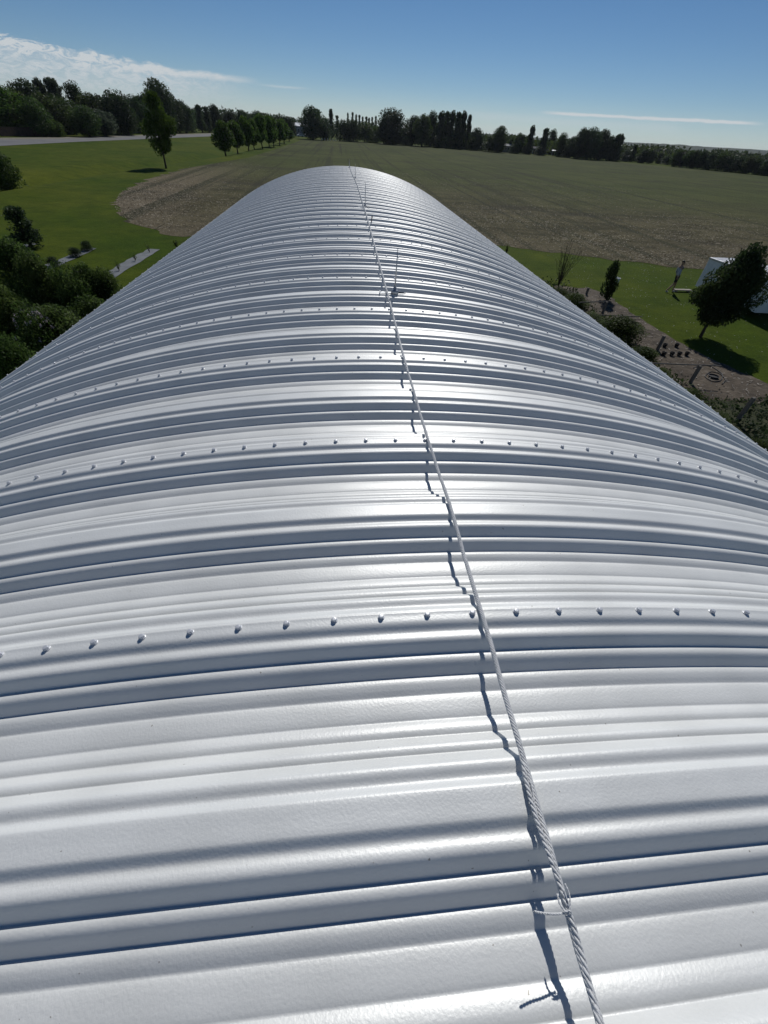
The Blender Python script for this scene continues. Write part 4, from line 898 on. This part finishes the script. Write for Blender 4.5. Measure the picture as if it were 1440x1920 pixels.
ch = [([pel, (L_*.2, 0, 1.08), (L_*.45, 0, 1.27), sh, nk], [(0.145, 0.10), (0.125, 0.09), (0.15, 0.105), (0.12, 0.09), 0.055]),
      ([nk, (L_*0.58+.01, 0, 1.56), (L_*0.55+.02, 0, 1.64), (L_*.55+.015, 0, 1.715)], [0.055, 0.065, 0.095, 0.07]),
      ([(L_*0.55+.02, 0, 1.64), (L_*.55+0.10, 0, 1.615), (L_*.55+0.125, 0, 1.60)], [0.095, 0.022, 0.014]),
      ([sh]+armL[1:], [(0.12, 0.09), 0.06, 0.042, 0.028]), ([sh]+armR[1:], [(0.12, 0.09), 0.06, 0.042, 0.028]),
      ([pel]+legF[1:], [(0.145, 0.10), 0.088, 0.058, 0.038]), ([pel]+legB[1:], [(0.145, 0.10), 0.088, 0.058, 0.038])]
for s_ in (1, -1): ch.append(([(L_*0.55+.02, 0, 1.64), (L_*.55+0.01, s_*0.088, 1.64)], [0.095, 0.016]))
ch += hand(armL[-1], (0.5, 0, -0.8), 1) + hand(armR[-1], (0.15, 0, -1), -1)
ch += [([legF[-1], (0.19, 0.10, 0.045), (0.31, 0.10, 0.03)], [0.038, 0.036, 0.026]), ([legB[-1], (-0.36, -0.10, 0.09), (-0.27, -0.10, 0.03)], [0.038, 0.034, 0.026])]
skin_mesh('body', ch, SK, pr)
skin_mesh('shirt', [([(0, 0, 0.90), (L_*.2, 0, 1.08), (L_*.45, 0, 1.27), sh], [(0.165, 0.12), (0.15, 0.11), (0.168, 0.122), (0.135, 0.102)]),
                    ([sh]+armL[1:3]+[tuple(Vector(armL[2]).lerp(Vector(armL[3]), 0.8))], [(0.135, 0.102), 0.076, 0.056, 0.042]), ([sh]+armR[1:3]+[tuple(Vector(armR[2]).lerp(Vector(armR[3]), 0.8))], [(0.135, 0.102), 0.076, 0.056, 0.042])], SHIRT, pr)
skin_mesh('shorts', [([(0, 0, 0.97), (0, 0, 0.90)], [(0.158, 0.115), (0.155, 0.115)]), ([(0, 0, 0.90)]+[legF[1], tuple(Vector(legF[1]).lerp(Vector(legF[2]), 0.85))], [(0.155, 0.115), 0.105, 0.088]), ([(0, 0, 0.90)]+[legB[1], tuple(Vector(legB[1]).lerp(Vector(legB[2]), 0.85))], [(0.155, 0.115), 0.105, 0.088])], SHORT, pr)
skin_mesh('hair', [([(L_*.55-0.01, 0, 1.64), (L_*.55-0.005, 0, 1.70), (L_*.55+0.04, 0, 1.745)], [0.105, 0.098, 0.055])], HAIR, pr)
for fx, fy, fz, tl in ((0.23, 0.10, 0.04, 0.0), (-0.32, -0.10, 0.06, 0.5)):
    skin_mesh('shoe', [([(fx-0.07, fy, fz+0.02), (fx, fy, fz+0.01), (fx+0.12, fy, fz-0.01-0.02*tl)], [(0.045, 0.05), (0.045, 0.045), (0.042, 0.032)])], SHOE, pr)
for s_ in (1, -1):
    mb = MB(); mb.lathe([(0.002, -0.006), (0.009, 0), (0.002, 0.006)], 8, Matrix.Translation((L_*.55+0.112, s_*0.032, 1.645))); mb.build('eye', M['dark'], pr)
mb = MB(); mb.tube([(L_*.55+0.106, -0.022, 1.578), (L_*.55+0.112, 0, 1.576), (L_*.55+0.106, 0.022, 1.578)], 0.005, 5); mb.build('mouth', mat('lip', (0.28, 0.11, 0.09), 0.6), pr)

# ------------------------------------------------------------------ far buildings, fence, cars
def house(name, xb, yb, wpx, h, depth, label, wall='wallgrey', roof='roofdark', rh=0.5, nwin=3, cat='house'):
    G = at(xb, yb); wd = wpx*mpp(G); rz = -math.atan2(G.x-CAM.x, G.y-CAM.y)*0.8
    t = empty(name, (G.x, G.y+depth*.5, GZ), rz); tag(t, label, cat); mb = MB(); a_ = wd/2; d = depth/2
    mb.box((-a_, -d, 0), (a_, d, h)); mb.add([(-a_, -d, h), (-a_, d, h), (-a_, 0, h*(1+rh)-0.1), (a_, -d, h), (a_, d, h), (a_, 0, h*(1+rh)-0.1)], [(0, 2, 1), (3, 4, 5)]); mb.build('wall', M[wall], t)
    mb = MB(); o_ = 0.35; z1 = h*(1+rh)
    for s_ in (-1, 1):
        mb.add([(-a_-o_, s_*(d+o_), h-0.05), (a_+o_, s_*(d+o_), h-0.05), (a_+o_, 0, z1), (-a_-o_, 0, z1), (-a_-o_, s_*(d+o_), h-0.2), (a_+o_, s_*(d+o_), h-0.2), (a_+o_, 0, z1-0.15), (-a_-o_, 0, z1-0.15)], [(0,1,2,3),(7,6,5,4),(0,4,5,1),(1,5,6,2),(2,6,7,3),(3,7,4,0)])
    mb.build('roof', M[roof], t)
    for i in range(nwin):
        x = -a_ + wd*(i+1)/(nwin+1); mb = MB(); mb.box((x-0.55, -d-0.05, h*0.38), (x+0.55, -d-0.003, h*0.78)); f = mb.build('window', M['white'], t)
        mb = MB(); mb.box((x-0.47, -d-0.06, h*0.41), (x+0.47, -d-0.052, h*0.75)); mb.build('pane', M['glass'], f)
    mb = MB(); x = -a_+wd*0.88/(nwin+1)*0.55; mb.box((x-0.45, -d-0.04, 0), (x+0.45, -d-0.003, h*0.78)); mb.build('door', M['fencewood'], t)
    return t
house('house', 2, 250, 44, 3.4, 9, 'grey house with dark roof at the left edge behind the road', 'wallgrey', 'roofdark', 0.75, 3)
house('farm_shed', 566, 256, 34, 5.2, 9, 'long shed with a bright white roof left of the dense tree', 'wallgrey', 'white', 0.3, 2, 'shed')
house('house', 950, 286, 20, 3.0, 8, 'grey house among trees at the far field edge', 'wallgrey', 'wallgrey', 0.3, 3)
house('house', 1009, 290, 14, 2.7, 8, 'small house between the slim poplar and the dark poplar', 'wallgrey', 'roofdark', 0.3, 2)
house('mobile_home', 1047, 292.5, 21, 2.3, 5, 'white mobile home with a pale flat roof beyond the field', 'wallgrey', 'white', 0.12, 3)
house('shed', 1176, 303, 10, 2.2, 5, 'pale shed right of the large spreading tree group', 'wallgrey', 'wallgrey', 0.3, 1, 'shed')
house('barn', 1268, 309, 9, 1.9, 6, 'small building with a gleaming white roof by the far belt', 'wallgrey', 'white', 0.5, 1, 'barn')
def car(xb, yb, rz, label, colr='white'):
    G = at(xb, yb); t = empty('parked_car', (G.x, G.y, GZ+0.04), rz); tag(t, label, 'car', 'cars parked by the farm shed')
    mb = MB(); pr_ = [(-2.2, .35), (-2.2, .85), (-1.5, .95), (-0.8, 1.42), (0.9, 1.42), (1.5, .95), (2.2, .85), (2.2, .35)]; n = len(pr_)
    V = [(x, -0.85 if z < 1 else -0.7, z) for x, z in pr_]+[(x, 0.85 if z < 1 else 0.7, z) for x, z in pr_]
    mb.add(V, [tuple(range(n)), tuple(range(2*n-1, n-1, -1))]+[(i, i+n, (i+1) % n+n, (i+1) % n) for i in range(n)]); mb.build('body', M[colr], t)
    for s_ in (-1, 1):
        mb = MB(); mb.add([(-1.2, s_*0.86, 0.98), (1.2, s_*0.86, 0.98), (0.8, s_*0.74, 1.34), (-0.75, s_*0.74, 1.34)], [(0, 1, 2, 3)]); mb.build('side_window', M['glass'], t)
        for x in (-1.35, 1.35): mb = MB(); mb.lathe([(0.2, -0.1), (0.33, -0.1), (0.33, 0.1), (0.2, 0.1)], 16, Matrix.Translation((x, s_*0.8, 0.33)) @ Matrix.Rotation(math.pi/2, 4, 'X')); mb.build('wheel', M['dark'], t)
    return t
car(563, 256.5, 0.3, 'white car parked at the left under the farm shed'); car(571, 257, 2.9, 'white car parked at the right beside the dense tree')
# board fence behind the road
A, B = at(4, 257.5), at(122, 256.5); A = A+Vector((-1.5, 2.5, 0)); B = B+Vector((-1.5, 2.5, 0)); L0 = (B-A).length; fn = empty('board_fence', tuple(A), math.atan2(B.y-A.y, B.x-A.x)); tag(fn, 'dark brown board fence standing behind the road at the left', 'fence')
mb = MB(); n = int(L0/0.3)
for i in range(n): mb.box((i*0.3, -0.015, 0.05), (i*0.3+0.27, 0.015, 1.9+random.uniform(-.03, .03)))
mb.build('boards', M['fencewood'], fn)
for i in range(int(L0/3)+1): mb = MB(); mb.box((i*3-0.05, 0.02, 0), (i*3+0.05, 0.12, 2.0)); mb.build('post', M['fencewood'], fn)
# pale posts at the foot of the thicket, far end of the field
for i in range(7):
    G = at(604+i*5.2, 263.3+i*0.12); t = MB(); t.lathe([(0.16, 0), (0.16, 1.0), (0.12, 1.1), (0.02, 1.12)], 8); o = t.build('boundary_post', M['white']); o.location = G; tag(o, 'small pale post at the far field edge below the pointed conifer', 'post', 'pale posts at the far field edge')

# ------------------------------------------------------------------ ground litter
def inside(P, poly):
    x, y = P[:, 0], P[:, 1]; c = np.zeros(len(P), bool); n = len(poly); j = n-1
    for i in range(n):
        xi, yi = poly[i]; xj, yj = poly[j]; k = ((yi > y) != (yj > y)) & (x < (xj-xi)*(y-yi)/(yj-yi+1e-12)+xi); c ^= k; j = i
    return c
def litter(name, n, box, poly, size, zoff, m, weight=None, flat=True):
    P = np.stack([rng.uniform(box[0], box[1], n), rng.uniform(box[2], box[3], n)], -1); P = P[inside(P, poly)] if poly is not None else P
    if weight is not None: P = P[rng.uniform(0, 1, len(P)) < weight(P)]
    a = rng.uniform(0, 2*np.pi, len(P)); l_ = size*rng.uniform(0.5, 1.6, len(P)); wv = l_*0.28
    u = np.stack([np.cos(a)*l_, np.sin(a)*l_, rng.uniform(-.3, .6, len(P))*l_], -1); v = np.stack([-np.sin(a)*wv, np.cos(a)*wv, rng.uniform(0, .5, len(P))*wv], -1)
    c = np.concatenate([P, np.full((len(P), 1), GZ+zoff)], 1)+np.stack([0*a, 0*a, rng.uniform(0, 0.05, len(P))], -1)
    V = np.stack([c-u-v, c+u-v, c+u+v, c-u+v], 1).reshape(-1, 3); o = link(name, mesh_np(name, V, np.arange(len(V)).reshape(-1, 4)), M[m]); return tag(o, kind='stuff')
pat = lambda P: np.clip(0.5+0.6*np.sin(P[:, 0]*0.35+np.sin(P[:, 1]*0.22)*2)*np.sin(P[:, 1]*0.41+P[:, 0]*0.1), 0.12, 1)
def head_w(P):
    e = np.clip(1.25-(P[:, 1]-34)/30, 0.10, 1)
    lobe = np.exp(-(((P[:, 0]+21)/5.5)**2+((P[:, 1]-50)/16)**2)); return np.clip(e*pat(P)*np.where(P[:, 0] > 5, 1, 0.6)+lobe, 0, 1)
tag(litter('straw_litter', 190000, (-28, 60, 31, 110), FIELD, 0.052, 0.03, 'straw', head_w), 'scattered straw and stalks on the bare field soil', 'straw')
tag(litter('clover_flowers', 5200, (12, 26, 8, 36), [tuple(at(*p)[:2]) for p in [(1103,538),(1000,474),(1275,503),(1440,520),(1460,730),(1290,648),(1168,573)]], 0.022, 0.04, 'petal', lambda P: np.clip(0.25+0.6*np.sin(P[:, 0]*1.3)*np.sin(P[:, 1]*0.9), 0.1, 1)), 'tiny pale clover flowers sprinkled over the right lawn', 'flowers')
tag(litter('mulch', 3500, (10, 17.2, 8, 28), bed, 0.04, 0.02, 'plank', lambda P: 0.55+0*P[:, 0]), 'dry stalks and chips on the garden soil', 'mulch')

WP = [(11.2, 7), (13.4, 7), (13.3, 12), (13.0, 16), (13.4, 20), (13.9, 24), (14.2, 27.5), (12.6, 28.5), (11.5, 22), (11.0, 14)]
def weeds(name, n, poly, label, m, hmax, box):
    P = np.stack([rng.uniform(box[0], box[1], n), rng.uniform(box[2], box[3], n)], -1); P = P[inside(P, poly)]
    dn = 0.5+0.5*np.sin(P[:, 0]*2.3+np.sin(P[:, 1]*1.1)*2)*np.sin(P[:, 1]*1.7+P[:, 0]); P = P[rng.uniform(0, 1, len(P)) < 0.25+0.75*dn]
    dn = 0.5+0.5*np.sin(P[:, 0]*2.3+np.sin(P[:, 1]*1.1)*2)*np.sin(P[:, 1]*1.7+P[:, 0])
    C_ = np.concatenate([P, (GZ+0.02+rng.uniform(0, 1, len(P))*hmax*(0.25+dn))[:, None]], 1); V, Q = leaves(C_, 0.055, 0.5)
    tag(link(name, mesh_np(name, V, Q), M[m]), label, 'weeds', None, 'stuff')
weeds('weeds', 12000, WP, 'loose green weeds and vines growing between the roof edge and the garden posts', 'leaf_dark', 0.24, (10, 15, 6, 29))
weeds('rough_grass', 9000, [(12.6, 12.8), (15, 12.4), (16.6, 13.2), (17.5, 11), (17.5, 6), (11, 6)], 'rough unmown grass at the near end of the soil bed', 'leaf_dark', 0.07, (11, 18, 6, 14))

# ------------------------------------------------------------------ the air
mb = MB(); mb.box((-8400, -400, GZ-2.0), (8400, 9400, 45.0)); hz = mb.build('haze', None); hz['kind'] = 'stuff'
hm = bpy.data.materials.new('haze'); hm.use_nodes = True; hn = hm.node_tree.nodes; hn.remove(hn['Principled BSDF'])
pv = hn.new('ShaderNodeVolumePrincipled'); pv.inputs['Color'].default_value = (0.80, 0.88, 1.0, 1); pv.inputs['Density'].default_value = 0.00005; pv.inputs['Anisotropy'].default_value = 0.3
hm.node_tree.links.new(pv.outputs[0], hn['Material Output'].inputs['Volume']); hz.data.materials.append(hm)
